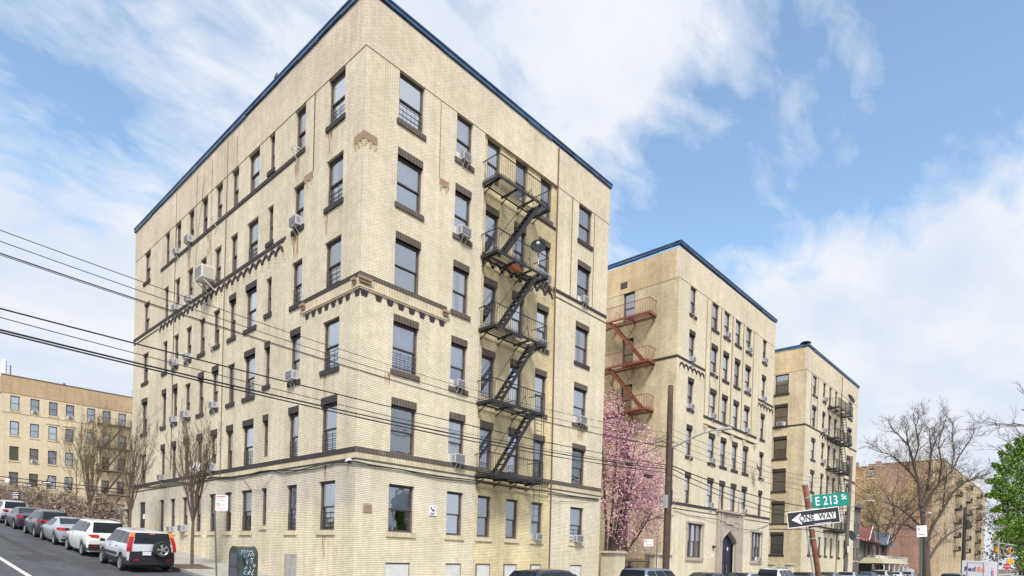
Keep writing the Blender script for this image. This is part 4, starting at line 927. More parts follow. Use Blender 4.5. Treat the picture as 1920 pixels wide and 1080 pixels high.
KINDS = {
 # x, belt z, roof z, half width at belt, half width at roof
 'suv': (4.65, .26, [(-1, .80, .82, .80, .62), (-.985, .98, 1.00, .86, .70), (-.955, 1.08, 1.14, .885, .74), (-.90, 1.10, 1.40, .90, .70), (-.84, 1.11, 1.62, .91, .66), (-.70, 1.10, 1.69, .915, .65), (-.2, 1.06, 1.71, .92, .66), (.10, 1.04, 1.68, .92, .66), (.20, 1.03, 1.58, .92, .68), (.44, 1.02, 1.12, .91, .80), (.55, 1.0, 1.06, .90, .78), (.80, .93, .97, .87, .72), (.93, .84, .88, .80, .66), (1, .60, .64, .68, .60)]),
 'cross': (4.65, .24, [(-1, .78, .80, .78, .62), (-.985, .96, .98, .84, .70), (-.95, 1.06, 1.12, .87, .74), (-.88, 1.09, 1.34, .89, .68), (-.78, 1.09, 1.54, .90, .64), (-.60, 1.07, 1.60, .905, .63), (-.2, 1.02, 1.64, .91, .64), (.06, 1.0, 1.60, .91, .64), (.18, 1.0, 1.46, .91, .67), (.46, .99, 1.06, .90, .78), (.58, .97, 1.02, .89, .76), (.82, .88, .92, .85, .70), (.94, .78, .82, .78, .62), (1, .55, .6, .66, .56)]),
 'sedan': (4.85, .22, [(-1, .66, .70, .74, .60), (-.985, .90, .94, .82, .68), (-.93, .99, 1.03, .86, .72), (-.78, 1.02, 1.07, .88, .74), (-.62, 1.02, 1.18, .89, .72), (-.42, 1.01, 1.40, .90, .64), (-.28, 1.0, 1.45, .90, .62), (0, .97, 1.46, .90, .62), (.12, .96, 1.40, .90, .64), (.42, .95, 1.0, .89, .76), (.55, .92, .97, .88, .74), (.8, .82, .86, .85, .68), (.93, .72, .76, .78, .6), (1, .5, .55, .66, .54)]),
 'box': (4.45, .28, [(-1, .86, .88, .82, .70), (-.992, 1.02, 1.04, .85, .74), (-.985, 1.08, 1.14, .865, .76), (-.96, 1.09, 1.40, .875, .71), (-.925, 1.10, 1.60, .88, .67), (-.84, 1.10, 1.67, .885, .66), (-.2, 1.06, 1.70, .89, .67), (.10, 1.05, 1.68, .89, .67), (.19, 1.04, 1.58, .89, .68), (.42, 1.03, 1.12, .88, .78), (.52, 1.02, 1.08, .875, .76), (.80, .96, 1.0, .85, .72), (.94, .86, .9, .78, .66), (1, .6, .64, .68, .58)])}
def car(name, label, kind, col, loc, rz, pitch=0, group=None, trim=False, rack=False, spare=False, lights='wide', cat=None, metal=.35, height=1.0):
    Ln, z0, st = KINDS[kind]; hl = Ln/2
    root = thing(name, label, cat or ('suv' if kind != 'sedan' else 'sedan'), loc, 0, group)
    root.rotation_euler = (0, -pitch, rz)
    st = [(x*hl, zb, zt*height if zt > 1.2 else zt, wb, wt) for x, zb, zt, wb, wt in st]
    pn = 'paint_%02d%02d%02d' % tuple(int(c*99) for c in col)
    pm = mat(pn, col, .28, metal=metal); pm.node_tree.nodes['Principled BSDF'].inputs['Coat Weight'].default_value = .7
    def interp(x):
        for a, b in zip(st, st[1:]):
            if a[0] <= x <= b[0]:
                t = (x-a[0])/(b[0]-a[0]+1e-9); return [a[i]+(b[i]-a[i])*t for i in range(1, 5)]
        return list(st[0][1:]) if x < st[0][0] else list(st[-1][1:])
    xs = [s_[0] for s_ in st]; fine = []
    for a, b in zip(xs, xs[1:]):
        k = max(1, int((b-a)/.22)); fine += [a+(b-a)*i/k for i in range(k)]
    fine.append(xs[-1])
    axr, axf = -hl+.90+.03, hl-.88
    mb = MB(); rings = []
    for x in fine:
        zb, zt, wb, wt = interp(x); e = min(1, (x+hl)/.12+.55, (hl-x)/.12+.55)
        zl = z0
        for ax in (axr, axf):                  # wheel openings rise in the sides
            dx = abs(x-ax)
            if dx < .42: zl = max(zl, math.sqrt(max(0, .42**2-dx*dx))+.33)
        zl = min(zl, zb-.12)
        prof = [(0, z0+.04), (wb*.62*e, z0+.02), (wb*.94, zl), (wb*1.0, max(zl+.02, z0+.22)), (wb*1.012, max(zl+.06, (z0+zb)/2)), (wb*1.0, zb-.07), (wb*.965, zb), (wt, zt-.06 if zt-zb > .2 else zt-.012), (wt*.86, zt-.012), (wt*.5, zt+.008), (0, zt+.014)]
        rings.append(prof)
    base = []
    for x, pr in zip(fine, rings):
        full = pr+[(-y, z) for y, z in pr[-2:0:-1]]; i0 = len(mb.v); mb.v += [(x, y, z) for y, z in full]; base.append((i0, len(full)))
    ki, kt = mb.mi(pm), mb.mi(m_trim)
    for (a, n), (b, _) in zip(base, base[1:]):
        for j in range(n):
            j2 = (j+1) % n; low = j in (0, 1, n-1, n-2) or (trim and j in (2, n-3))
            mb.f.append((a+j, a+j2, b+j2, b+j)); mb.m.append(kt if low else ki)
    for (a, n), flip in ((base[0], 0), (base[-1], 1)):
        mb.f.append(tuple(range(a, a+n))); mb.m.append(ki if not trim else kt)
    body = mb.build('body', root, smooth=True)
    md = body.modifiers.new('s', 'EDGE_SPLIT'); md.split_angle = math.radians(42)
    # glazing: patches of the same surface, a centimetre proud
    def sp(x, t, off=.012):
        zb, zt, wb, wt = interp(x); zr = zt-.06 if zt-zb > .2 else zt-.012
        y0, y1 = wb*.965, wt; nz = (y0-y1)/(zr-zb+.01)
        return (y0+(y1-y0)*t+off, zb+(zr-zb)*t+off*nz)
    xb0 = min(x for x, zb, zt, *_ in st if zt-zb > .25); xb1 = max(x for x, zb, zt, *_ in st if zt-zb > .25)
    xtop = [x for x, zb, zt, *_ in st if zt > 1.38*height]; xt0, xt1 = min(xtop), max(xtop)
    splits = {'suv': [.12, .44, .74], 'cross': [.12, .47, .76], 'box': [.10, .40, .72], 'sedan': [.07, .5]}[kind]
    lo0, lo1 = xb0+.14, xt1+(.62 if kind == 'sedan' else .60)
    hi0, hi1 = xt0+.10, xt1-.02
    gl = MB()
    ed = [0]+[1-s_ for s_ in splits[::-1]][:0]+sorted(set([0]+[1-v for v in splits if v > .2]+[1]))
    ed = sorted(set(ed))
    for e0, e1 in zip(ed, ed[1:]):
        for sg in (1, -1):
            gl.cut(); n = 6
            for i in range(n):
                q = []
                for tt, (l, h) in ((.08, (lo0, lo1)), (.93, (hi0, hi1))):
                    L_ = h if tt > .5 else l; Hh = L_
                for k in (i, i+1):
                    f = e0+.018+(e1-e0-.036)*k/n
                    xl = lo0+(lo1-lo0)*f; xh = hi0+(hi1-hi0)*f
                    yl, zl = sp(min(xl, xt1+.5), .1); yh, zh = sp(xh, .94); q.append(((xl, yl*sg, zl), (xh, yh*sg, zh)))
                gl.poly([q[0][0], q[1][0], q[1][1], q[0][1]], m_carglass)
    gl.build('side_window', root)
    # rear screen and windscreen
    def screen(xa, xc, nm, sgn):
        g = MB(); n = 5; R_ = []
        for k in range(n+1):
            x = xa+(xc-xa)*k/n; zb, zt, wb, wt = interp(x); R_.append((x-.016*-sgn, wt*.90, zt+.004))
        for (x1, w1, z1), (x2, w2, z2) in zip(R_, R_[1:]):
            g.poly([(x1, -w1, z1+.012), (x1, w1, z1+.012), (x2, w2, z2+.012), (x2, -w2, z2+.012)], m_carglass)
        g.build(nm, root)
    if kind == 'sedan': screen(st[4][0]-.1, st[5][0]+.08, 'rear_screen', -1); screen(st[9][0]-.05, st[8][0]+.05, 'windscreen', 1)
    else: screen(st[2][0]+.005, st[4][0]-.0, 'rear_screen', -1); screen(st[9][0]-.04, st[8][0]+.04, 'windscreen', 1)
    ty, ri = wheel_mesh()
    for ax in (axr, axf):
        for sg in (-1, 1):
            wo = link('wheel', ty, root, (ax, sg*.80, .335)); link('rim', ri, wo)
    w = MB(); w.box(-hl+.3, hl-.3, -.66, .66, .2, .55, m_signb); w.build('underbody', root)
    # lamps, plates, mirrors
    zbr = interp(-hl+.05)[0]
    for sg in (-1, 1):
        w = MB()
        if lights == 'tall':
            P = [(.865, .99), (.835, 1.2), (.77, 1.45), (.70, 1.62)]
            xx = [interp_x for interp_x in (-hl-.005, -hl+.03, -hl+.10, -hl+.17)]
            for k, m in enumerate((m_lampr, m_lampr, m_lampo)):
                (ya, za), (yb, zb_) = P[k], P[k+1]
                w.hexa([(xx[k]-.02, sg*(ya-.12), za), (xx[k]-.0, sg*(ya+.03), za), (xx[k]+.16, sg*(ya+.035), za), (xx[k]+.16, sg*(ya-.1), za), (xx[k+1]-.02, sg*(yb-.10), zb_), (xx[k+1], sg*(yb+.03), zb_), (xx[k+1]+.15, sg*(yb+.03), zb_), (xx[k+1]+.15, sg*(yb-.1), zb_)], m)
            w.hexa([(-hl-.03, sg*.76, .86), (-hl, sg*.89, .86), (-hl+.14, sg*.9, .86), (-hl+.14, sg*.78, .86), (-hl-.03, sg*.75, .985), (-hl, sg*.89, .985), (-hl+.14, sg*.9, .985), (-hl+.14, sg*.78, .985)], m_lampr)
        else:
            z = .93 if kind != 'sedan' else .84
            w.hexa([(-hl-.012, sg*.42, z), (-hl+.03, sg*.83, z-.01), (-hl+.30, sg*.915, z+.01), (-hl+.3, sg*.80, z), (-hl+.03, sg*.42, z+.14), (-hl+.06, sg*.84, z+.15), (-hl+.32, sg*.91, z+.11), (-hl+.3, sg*.8, z+.14)], m_lampr)
        w.build('tail_light', root)
        w = MB(); w.hexa([(hl-.26, sg*.55, .66), (hl-.28, sg*.87, .66), (hl-.10, sg*.80, .64), (hl-.01, sg*.5, .64), (hl-.34, sg*.55, .82), (hl-.5, sg*.885, .84), (hl-.22, sg*.80, .8), (hl-.1, sg*.5, .79)], m_lampw); w.build('headlight', root)
        w = MB(); xm = xt1+.42; w.hexa([(xm-.06, sg*.93, 1.0), (xm+.05, sg*.93, 1.0), (xm+.07, sg*1.10, 1.02), (xm-.05, sg*1.10, 1.02), (xm-.06, sg*.93, 1.13), (xm+.04, sg*.93, 1.13), (xm+.05, sg*1.08, 1.15), (xm-.05, sg*1.08, 1.15)], m_trim); w.build('mirror', root)
        for k in (0, 1):
            w = MB(); xh = lo0+(lo1-lo0)*(.42 if k == 0 else .72); w.bar((xh-.08, sg*(interp(xh)[2]+.01), interp(xh)[0]-.11), (xh+.08, sg*(interp(xh)[2]+.01), interp(xh)[0]-.11), .03, .03, m_trim if trim else pm); w.build('door_handle', root)
    w = MB(); w.box(-hl-.035, -hl-.02, -.16 if not spare else .05, .16 if not spare else .36, .72 if kind != 'sedan' else .70, .87 if kind != 'sedan' else .84, m_white); w.build('number_plate', root)
    w = MB()
    if kind != 'sedan' or trim: w.hexa([(-hl-.06, -.82, .34), (-hl-.06, .82, .34), (-hl+.3, .93, .34), (-hl+.3, -.93, .34), (-hl-.07, -.80, .62), (-hl-.07, .80, .62), (-hl+.3, .93, .62), (-hl+.3, -.93, .62)], m_trim)
    else: w.hexa([(-hl-.03, -.72, .28), (-hl-.03, .72, .28), (-hl+.2, .86, .28), (-hl+.2, -.86, .28), (-hl-.03, -.74, .40), (-hl-.03, .74, .40), (-hl+.2, .87, .4), (-hl+.2, -.87, .4)], m_trim)
    w.build('rear_bumper', root)
    for sg in (-1, 1):
        w = MB(); w.box(-hl-.08, -hl-.065, sg*.6-.09, sg*.6+.09, .5, .56, m_lampr); w.build('reflector', root)
        if trim:
            w = MB(); w.bar((axr+.5, sg*.915, .66), (axf-.5, sg*.925, .64), .05, .10, m_trim); w.build('side_moulding', root)
    if rack:
        for sg in (-1, 1):
            w = MB(); zt = interp(0)[1]; pts = [(xt0+.35, sg*.56, zt-.02), (xt0+.55, sg*.57, zt+.055), (0, sg*.585, zt+.075), (xt1-.5, sg*.57, zt+.05), (xt1-.3, sg*.56, zt-.02)]; w.tube(pts, .018, m_galv if rack == 1 else m_trim, 6); w.build('roof_rail', root)
    if spare:
        wo = link('spare_wheel', ty, root, (-hl-.15, -.30, .98)); wo.rotation_euler = (0, 0, PI/2); r2 = link('rim', ri, wo)
        w = MB(); w.box(-hl+.11, -hl+.13, -.1, .1, 1.56, 1.60, m_lampo); w.build('brake_light', root)
    return root
SL = math.atan(.079)
def lz(y): return .079*y-.12
GL_ = 'cars parked along the uphill kerb'
car('parked_car', 'silver boxy suv with a spare wheel on its tailgate, lowest on the hill', 'box', (.68, .70, .74), (-4.22, 10.35, lz(10.35)), PI/2, SL, GL_, trim=True, spare=True, lights='tall')
car('parked_car', 'white suv with roof rails behind the silver spare-wheel suv', 'suv', (.72, .74, .71), (-4.22, 16.5, lz(16.5)), PI/2, SL, GL_, rack=1, metal=0)
car('parked_car', 'silver sedan parked between the white suv and a dark suv', 'sedan', (.42, .45, .50), (-4.22, 22.4, lz(22.4)), PI/2, SL, GL_)
car('parked_car', 'dark grey suv with silver roof rails uphill of the silver sedan', 'cross', (.05, .055, .065), (-4.22, 27.4, lz(27.4)), PI/2, SL, GL_, rack=1)
car('parked_car', 'dark blue-grey sedan uphill of the dark grey suv', 'sedan', (.04, .045, .07), (-4.22, 34.1, lz(34.1)), PI/2, SL, GL_)
car('parked_car', 'light silver suv highest on the hill at the left edge', 'suv', (.50, .52, .56), (-4.22, 40.4, lz(40.4)), PI/2, SL, GL_)
GR_ = 'cars parked along the front kerb'
RZ = -.44
def rcar(x, label, kind, col, **k): return car('parked_car', label, kind, col, (x, -4.35, RZ), 0, 0, GR_, **k)
rcar(6.5, 'dark blue crossover parked in front of the boarded basement windows', 'cross', (.03, .035, .06), height=.98)
rcar(14.4, 'steel blue suv parked by the pink blossoming tree', 'box', (.20, .26, .36), height=.98, spare=False)
rcar(20.6, 'dark green sedan between the steel blue suv and a silver sedan', 'sedan', (.03, .06, .05))
rcar(25.6, 'silver sedan parked just left of the arched doorway', 'sedan', (.45, .47, .5))
rcar(31.4, 'white suv with roof rails parked right of the arched doorway', 'suv', (.66, .68, .7), rack=1, metal=0)
rcar(37.3, 'black sedan parked beyond the white suv', 'sedan', (.025, .025, .03))
rcar(43.3, 'grey sedan parked below the one-way sign', 'sedan', (.2, .21, .23))
rcar(49.3, 'pale blue sedan beside the leaning wooden pole', 'sedan', (.42, .48, .55))
rcar(56.0, 'dark blue sedan parked before the small stone house', 'sedan', (.04, .06, .12))
rcar(62.5, 'silver suv parked near the carport awning', 'cross', (.5, .52, .55))
rcar(69.0, 'white sedan parked near the white porch fence', 'sedan', (.66, .68, .7), metal=0)
rcar(75.5, 'light grey sedan closest to the big bare tree', 'sedan', (.38, .4, .43))
car('moving_car', 'black suv in the road between the big tree and the delivery truck', 'suv', (.03, .035, .04), (49.5, -12.2, -.5), 0)
car('parked_car', 'white sedan at the right edge below the traffic lights', 'sedan', (.66, .67, .7), (40.5, -15.9, -.5), PI, 0, 'cars parked along the near kerb', metal=0)
car('parked_car', 'silver suv just right of the delivery truck', 'cross', (.45, .47, .5), (55.5, -15.9, -.5), PI, 0, 'cars parked along the near kerb')

def text_mesh(body, size, m, ext=.004, space=1.0):
    c = bpy.data.curves.new('lettering', 'FONT'); c.body = body; c.size = size; c.extrude = ext; c.align_x = 'CENTER'; c.align_y = 'CENTER'; c.space_character = space; c.offset = .012*size
    o = bpy.data.objects.new('lettering', c); COL.objects.link(o); dg = bpy.context.evaluated_depsgraph_get()
    me = bpy.data.meshes.new_from_object(o.evaluated_get(dg)); bpy.data.objects.remove(o); me.materials.clear(); me.materials.append(m); return me
def text(parent, body, size, loc, m, rot=(PI/2, 0, 0), sx=1, name='lettering', space=1.0):
    o = link(name, text_mesh(body, size, m, space=space), parent, loc); o.rotation_euler = rot; o.scale = (sx, 1, 1); return o
# delivery truck
T = thing('delivery_truck', 'white box delivery truck with purple and orange lettering on its back', 'truck', (61, -12.41, -.5))
m_tw = mat('truck_white', (.62, .62, .66), .45, noise=.06)
w = MB(); w.box(0, 8.2, -1.05, 1.05, .55, 2.9, m_tw); w.box(0, 8.2, -1.06, 1.06, .5, .549, m_trim); w.build('cargo_box', T)
w = MB(); w.hexa([(8.2, -1, .5), (9.6, -1, .5), (9.6, 1, .5), (8.2, 1, .5), (8.2, -1, 2.6), (8.9, -.95, 2.5), (8.9, .95, 2.5), (8.2, 1, 2.6)], m_tw); w.build('cab', T)
w = MB(); w.box(-.02, 0, -.62, .62, .6, 2.68, m_tw); w.box(-.03, -.02, -.65, -.6, .6, 2.7, m_acg); w.box(-.03, -.02, .6, .65, .6, 2.7, m_acg); w.box(-.03, -.02, -.6, .6, 2.66, 2.7, m_acg); w.build('rear_door', T)
w = MB(); w.box(-.2, 0, -1, 1, .35, .5, m_trim); w.build('rear_bumper', T)
for x in (1.9, 8.0):
    for y in (-.85, .85): wo = link('wheel', wheel_mesh(.42, .3)[0], T, (x, y, .42)); link('rim', wheel_mesh(.42, .3)[1], wo)
for y in (-.95, .95): w = MB(); w.box(-.03, 0, y-.06, y+.06, .6, .8, m_lampr); w.build('tail_light', T)
m_pur = mat('purple', (.06, .02, .16), .5); m_orn = mat('orange', (.85, .16, .02), .5)
text(T, 'Fed', .62, (-.04, .40, 2.08), m_pur, (PI/2, 0, -PI/2)); text(T, 'Ex', .62, (-.04, -.44, 2.08), m_orn, (PI/2, 0, -PI/2))
text(T, 'Fed', 1.2, (2.6, -1.056, 1.8), m_pur); text(T, 'Ex', 1.2, (4.4, -1.056, 1.8), m_orn)

# ================================================================== poles, wires, lamps
def pole(label, base, top, r0, r1, m=m_wood):
    o = thing('utility_pole', label, 'utility pole', base); w = MB(); b = Vector(top)-Vector(base)
    w.tube([b*t for t in (0, .15, .3, .45, .6, .75, .9, 1)], [r0+(r1-r0)*t for t in (0, .15, .3, .45, .6, .75, .9, 1)], m, 12); w.build('shaft', o, smooth=True); return o, b
PX, PY = 17.15, -3.4
o, b = pole('brown wooden utility pole carrying a street lamp, beside the pink tree', (PX, PY, -.3), (PX-.1, PY, 10.95), .19, .14)
w = MB()
for k in range(4): w.tube([(-.28, 0, 8.55-.33*k), (-.28, 0, 8.43-.33*k)], .05, m_cable, 8); w.bar((-.28, 0, 8.49-.33*k), (-.1, 0, 8.49-.33*k), .04, .03, m_galv); w.cut()
w.build('insulator', o)
w = MB(); w.box(.12, .3, -.1, .1, 4.9, 5.75, m_cable); w.cut(); w.box(-.35, -.15, -.1, .1, 4.7, 5.4, m_galv); w.build('junction_box', o)
w = MB(); w.tube([(.13, -.1, 0), (.13, -.1, 8.0)], .03, m_cable, 5); w.build('riser_pipe', o)
w = MB(); arm = [(0, -.12, 7.95), (0, -.6, 8.1), (0, -1.2, 8.32), (0, -1.8, 8.5), (0, -2.35, 8.6), (0, -2.75, 8.62)]
w.tube(arm, [.045, .045, .042, .038, .035, .03], m_galv, 8); w.build('lamp_arm', o)
w = MB()
w.hexa([(-.13, -2.65, 8.55), (.13, -2.65, 8.55), (.16, -3.35, 8.56), (-.16, -3.35, 8.56), (-.07, -2.6, 8.68), (.07, -2.6, 8.68), (.1, -3.3, 8.68), (-.1, -3.3, 8.68)], m_galv); w.build('lamp_head', o)
wires = {'w1': (3.03e-3, -2.47e-3, 7.582), 'w2': (2.93e-3, -6.87e-3, 7.325), 'w3': (2.35e-3, -8.27e-3, 7.135), 'w4': (1.24e-3, 3.7e-3, 6.278), 'w5': (2.13e-3, 9.8e-4, 5.97), 'w6': (1.75e-3, 8.18e-3, 5.839), 'w7': (1.8e-3, 3.1e-3, 5.73)}
wd = {'w1': (.009, 'thin topmost'), 'w2': (.009, 'thin second'), 'w3': (.014, 'double-strand third'), 'w4': (.018, 'thick black fourth'), 'w5': (.010, 'thin fifth'), 'w6': (.022, 'thick black sixth'), 'w7': (.019, 'thick black lowest')}
GW = 'overhead wires crossing the corner building'
for k, (a, b_, c) in wires.items():
    w = MB(); w.tube([(x, PY, a*x*x+b_*x+c) for x in [-26+i*1.5 for i in range(29)]+[PX-.1]], wd[k][0], m_cable, 5)
    if k == 'w3': w.tube([(x, PY-.05, a*x*x+b_*x+c-.05) for x in [-26+i*1.5 for i in range(29)]+[PX-.1]], .008, m_cable, 4)
    tag(w.build('power_line'), '%s overhead wire running from the left edge to the lamp pole' % wd[k][1], 'wire', GW)
P2X, P2Y = 51.3, -3.5
def span(p0, p1, sag, r, label, group, n=14):
    w = MB(); p0, p1 = Vector(p0), Vector(p1); w.tube([p0+(p1-p0)*(i/n)-Vector((0, 0, 4*sag*(i/n)*(1-i/n))) for i in range(n+1)], r, m_cable, 4); return tag(w.build('power_line'), label, 'wire', group)
GW2 = 'overhead wires between the two wooden poles'
for i, (z0, z1, sag, r, nm) in enumerate(((8.7, 9.6, .7, .011, 'thin topmost'), (8.35, 9.3, .75, .011, 'thin second'), (8.05, 8.9, .8, .011, 'thin third'), (7.7, 8.5, .8, .011, 'thin fourth'), (6.75, 7.0, .75, .032, 'thick twisted fifth'), (6.6, 6.4, 1.0, .026, 'thick sixth'), (6.3, 5.8, .9, .022, 'black lowest'))):
    span((PX+.1, PY, z0), (P2X, P2Y, z1), sag, r, '%s wire from the lamp pole to the leaning pole' % nm, GW2)
o, b = pole('grey leaning wooden utility pole before the farthest cream building', (P2X, P2Y, -.4), (P2X+.9, P2Y, 12.0), .2, .14, mat('pole_grey', (.13, .11, .10), .9, noise=.3, bump=.5))
w = MB(); w.tube([(.5, -.1, 7.4), (.5, -.9, 7.9), (.5, -1.7, 8.1)], .04, m_galv, 6); w.build('lamp_arm', o)
w = MB(); w.hexa([(.4, -1.6, 8.02), (.62, -1.6, 8.02), (.64, -2.2, 8.04), (.38, -2.2, 8.04), (.45, -1.6, 8.14), (.57, -1.6, 8.14), (.57, -2.2, 8.12), (.45, -2.2, 8.12)], m_galv); w.build('lamp_head', o)
w = MB(); w.box(-.25, .12, -.22, -.2, 3.2, 3.8, m_white); w.build('parking_sign', o)
for i, (z0, z1) in enumerate(((9.6, 9.4), (8.8, 8.6), (7.0, 6.8), (6.0, 6.0))):
    span((P2X+.4, P2Y, z0), (88, -4.2, z1), .8, .02, '%s wire from the leaning pole toward the big bare tree' % ('highest', 'second', 'third', 'lowest')[i], 'overhead wires beyond the leaning pole')
# transformer-like splice cases hanging on the cables
for i, (x, z, l, lb) in enumerate(((13.2, 6.35, .42, 'small black splice case on the wires in front of the pink tree'), (15.0, 5.98, .62, 'larger black cable box hanging just left of the lamp pole'))):
    o = thing('cable_box', lb, 'cable box', (x, PY, z)); w = MB(); w.hexa([(-l/2, -.09, -.15), (l/2, -.09, -.15), (l/2, .09, -.15), (-l/2, .09, -.15), (-l/2+.04, -.07, 0), (l/2-.04, -.07, 0), (l/2-.04, .07, 0), (-l/2+.04, .07, 0)], m_cable); w.build('case', o)
    w = MB(); w.tube([(-l/2-.2, 0, .02), (-l/2+.05, 0, -.03), (l/2-.05, 0, -.03), (l/2+.5, 0, .06)], .02, m_cable, 5); w.build('strap', o)
# wires over the back lot
for i, (z0, z1) in enumerate(((8.3, 8.5), (7.9, 8.1))):
    span((-30, 62, z0+1.2), (14, 62, z1-.6), .25, .045, '%s thick cable sagging across the distant tan building' % ('upper', 'lower')[i], 'cables before the distant tan building')

# ================================================================== signs
def sign_post(name, label, base, top, r=.03, m=None):
    o = thing(name, label, 'street sign', base); w = MB(); b = Vector(top)-Vector(base); w.tube([(0, 0, 0), b], r, m or m_acg, 6); w.build('post', o); return o
# street-name and one-way signs on a leaning rusty post
D = 10.8
pb, pt = CAM+(fwd+rgt*((1537-960)/1150.19)-upv*((1095-1053.03)/1150.19))*D, CAM+(fwd+rgt*((1509-960)/1150.19)-upv*((908-1053.03)/1150.19))*D
pb2 = pb+(pb-pt)*((pb.z+.1)/(pt.z-pb.z))
o = thing('street_sign', 'rusty leaning post with a green street-name sign above a black one-way sign', 'street sign', pb2)
w = MB(); ax = (pt-pb2); w.tube([ax*t for t in (0, .3, .6, .8, .9, 1)], .048, m_rustp, 10); w.build('post', o, smooth=True)
w = MB()
for t in (.70, .755, .862, .925, .995): w.tube([ax*(t-.003), ax*(t+.003)], .056, m_galv, 10); w.cut()
w.build('band_clamp', o)
w = MB(); w.bar(ax*.4-rgt*.07+fwd*.03, ax*.80-rgt*.07+fwd*.03, .03, .02, m_galv); w.build('mounting_strip', o)
w = MB(); w.bar(ax*.86+rgt*.045, ax*.98+rgt*.05, .05, .012, m_galv); w.build('sign_bracket', o)
def plate(parent, name, c, half_w, half_h, normal, roll, m, edge=None, tilt=0):
    """flat plate: returns its empty-like mesh object whose local x,y is the plate"""
    n = Vector(normal).normalized(); x = Vector((0, 0, 1)).cross(n).normalized(); y = n.cross(x)
    R_ = Matrix((x, y, n)).transposed() @ Matrix.Rotation(roll, 3, 'Z')
    w = MB()
    if edge: w.box(-half_w, half_w, -half_h, half_h, -.003, .0, edge); w.box(-half_w+.012, half_w-.012, -half_h+.012, half_h-.012, .0004, .0014, m)
    else: w.box(-half_w, half_w, -half_h, half_h, -.002, .0014, m)
    po = w.build(name, parent); po.matrix_local = Matrix.Translation(c) @ R_.to_4x4(); return po
nv = (CAM-pt); nv.z = 0; nv = nv.normalized()
nsg = Vector((nv.x*math.cos(.35)-nv.y*math.sin(.35), nv.x*math.sin(.35)+nv.y*math.cos(.35), 0))
def atpx(px, py, D): return CAM+(fwd+rgt*((px-960)/1150.19)-upv*((py-1053.03)/1150.19))*D
def quad_sign(name, parent, corners, m, edge, D, th=.004):
    """a plate through four measured corners at depth D (tl, tr, br, bl)"""
    c = [atpx(x, y, D) for x, y in corners]
    org = (c[0]+c[1]+c[2]+c[3])/4; xa = ((c[1]-c[0])+(c[2]-c[3])); ya = ((c[0]-c[3])+(c[1]-c[2])); wd_, ht = xa.length/2, ya.length/2
    x = xa.normalized(); y = (ya-x*ya.dot(x)).normalized(); n = x.cross(y)
    M4 = Matrix((x, y, n)).transposed().to_4x4(); M4.translation = org-parent.location
    w = MB(); w.box(-wd_/2, wd_/2, -ht/2, ht/2, -th, 0, edge); w.box(-wd_/2+.012, wd_/2-.012, -ht/2+.012, ht/2-.012, .0003, .0015, m)
    po = w.build(name, parent); po.matrix_local = M4; return po, wd_, ht
g, gw, gh = quad_sign('street_name_sign', o, [(1522, 929), (1591, 922.5), (1592, 947.5), (1524, 953)], m_green, m_green, D+.07)
text(g, 'E 213', .215, (-.075, -.006, .004), m_white, (0, 0, 0), sx=.80, space=1.05); text(g, 'St', .13, (.235, .035, .004), m_white, (0, 0, 0), sx=.85)
g, gw, gh = quad_sign('one_way_sign', o, [(1474, 961), (1573, 949.5), (1576, 979), (1478.5, 991.5)], m_signb, m_white, D-.06)
w = MB(); z = .003
w.poly([(-gw*.42, 0, z), (-gw*.235, gh*.36, z), (-gw*.235, gh*.2, z), (-gw*.235, -gh*.2, z), (-gw*.235, -gh*.36, z)], m_white); w.poly([(-gw*.235, -gh*.2, z), (gw*.42, -gh*.2, z), (gw*.42, gh*.2, z), (-gw*.235, gh*.2, z)], m_white)
w.build('arrow', g)
text(g, 'ONE', .15, (-gw*.13, 0, z+.003), m_signb, (0, 0, 0), sx=.86); text(g, 'WAY', .15, (gw*.25, 0, z+.003), m_signb, (0, 0, 0), sx=.82)
w = MB(); w.box(-.0, .3, -gh*.5+.022, -gh*.5+.03, .002, .0025, m_white); w.build('small_print', g)
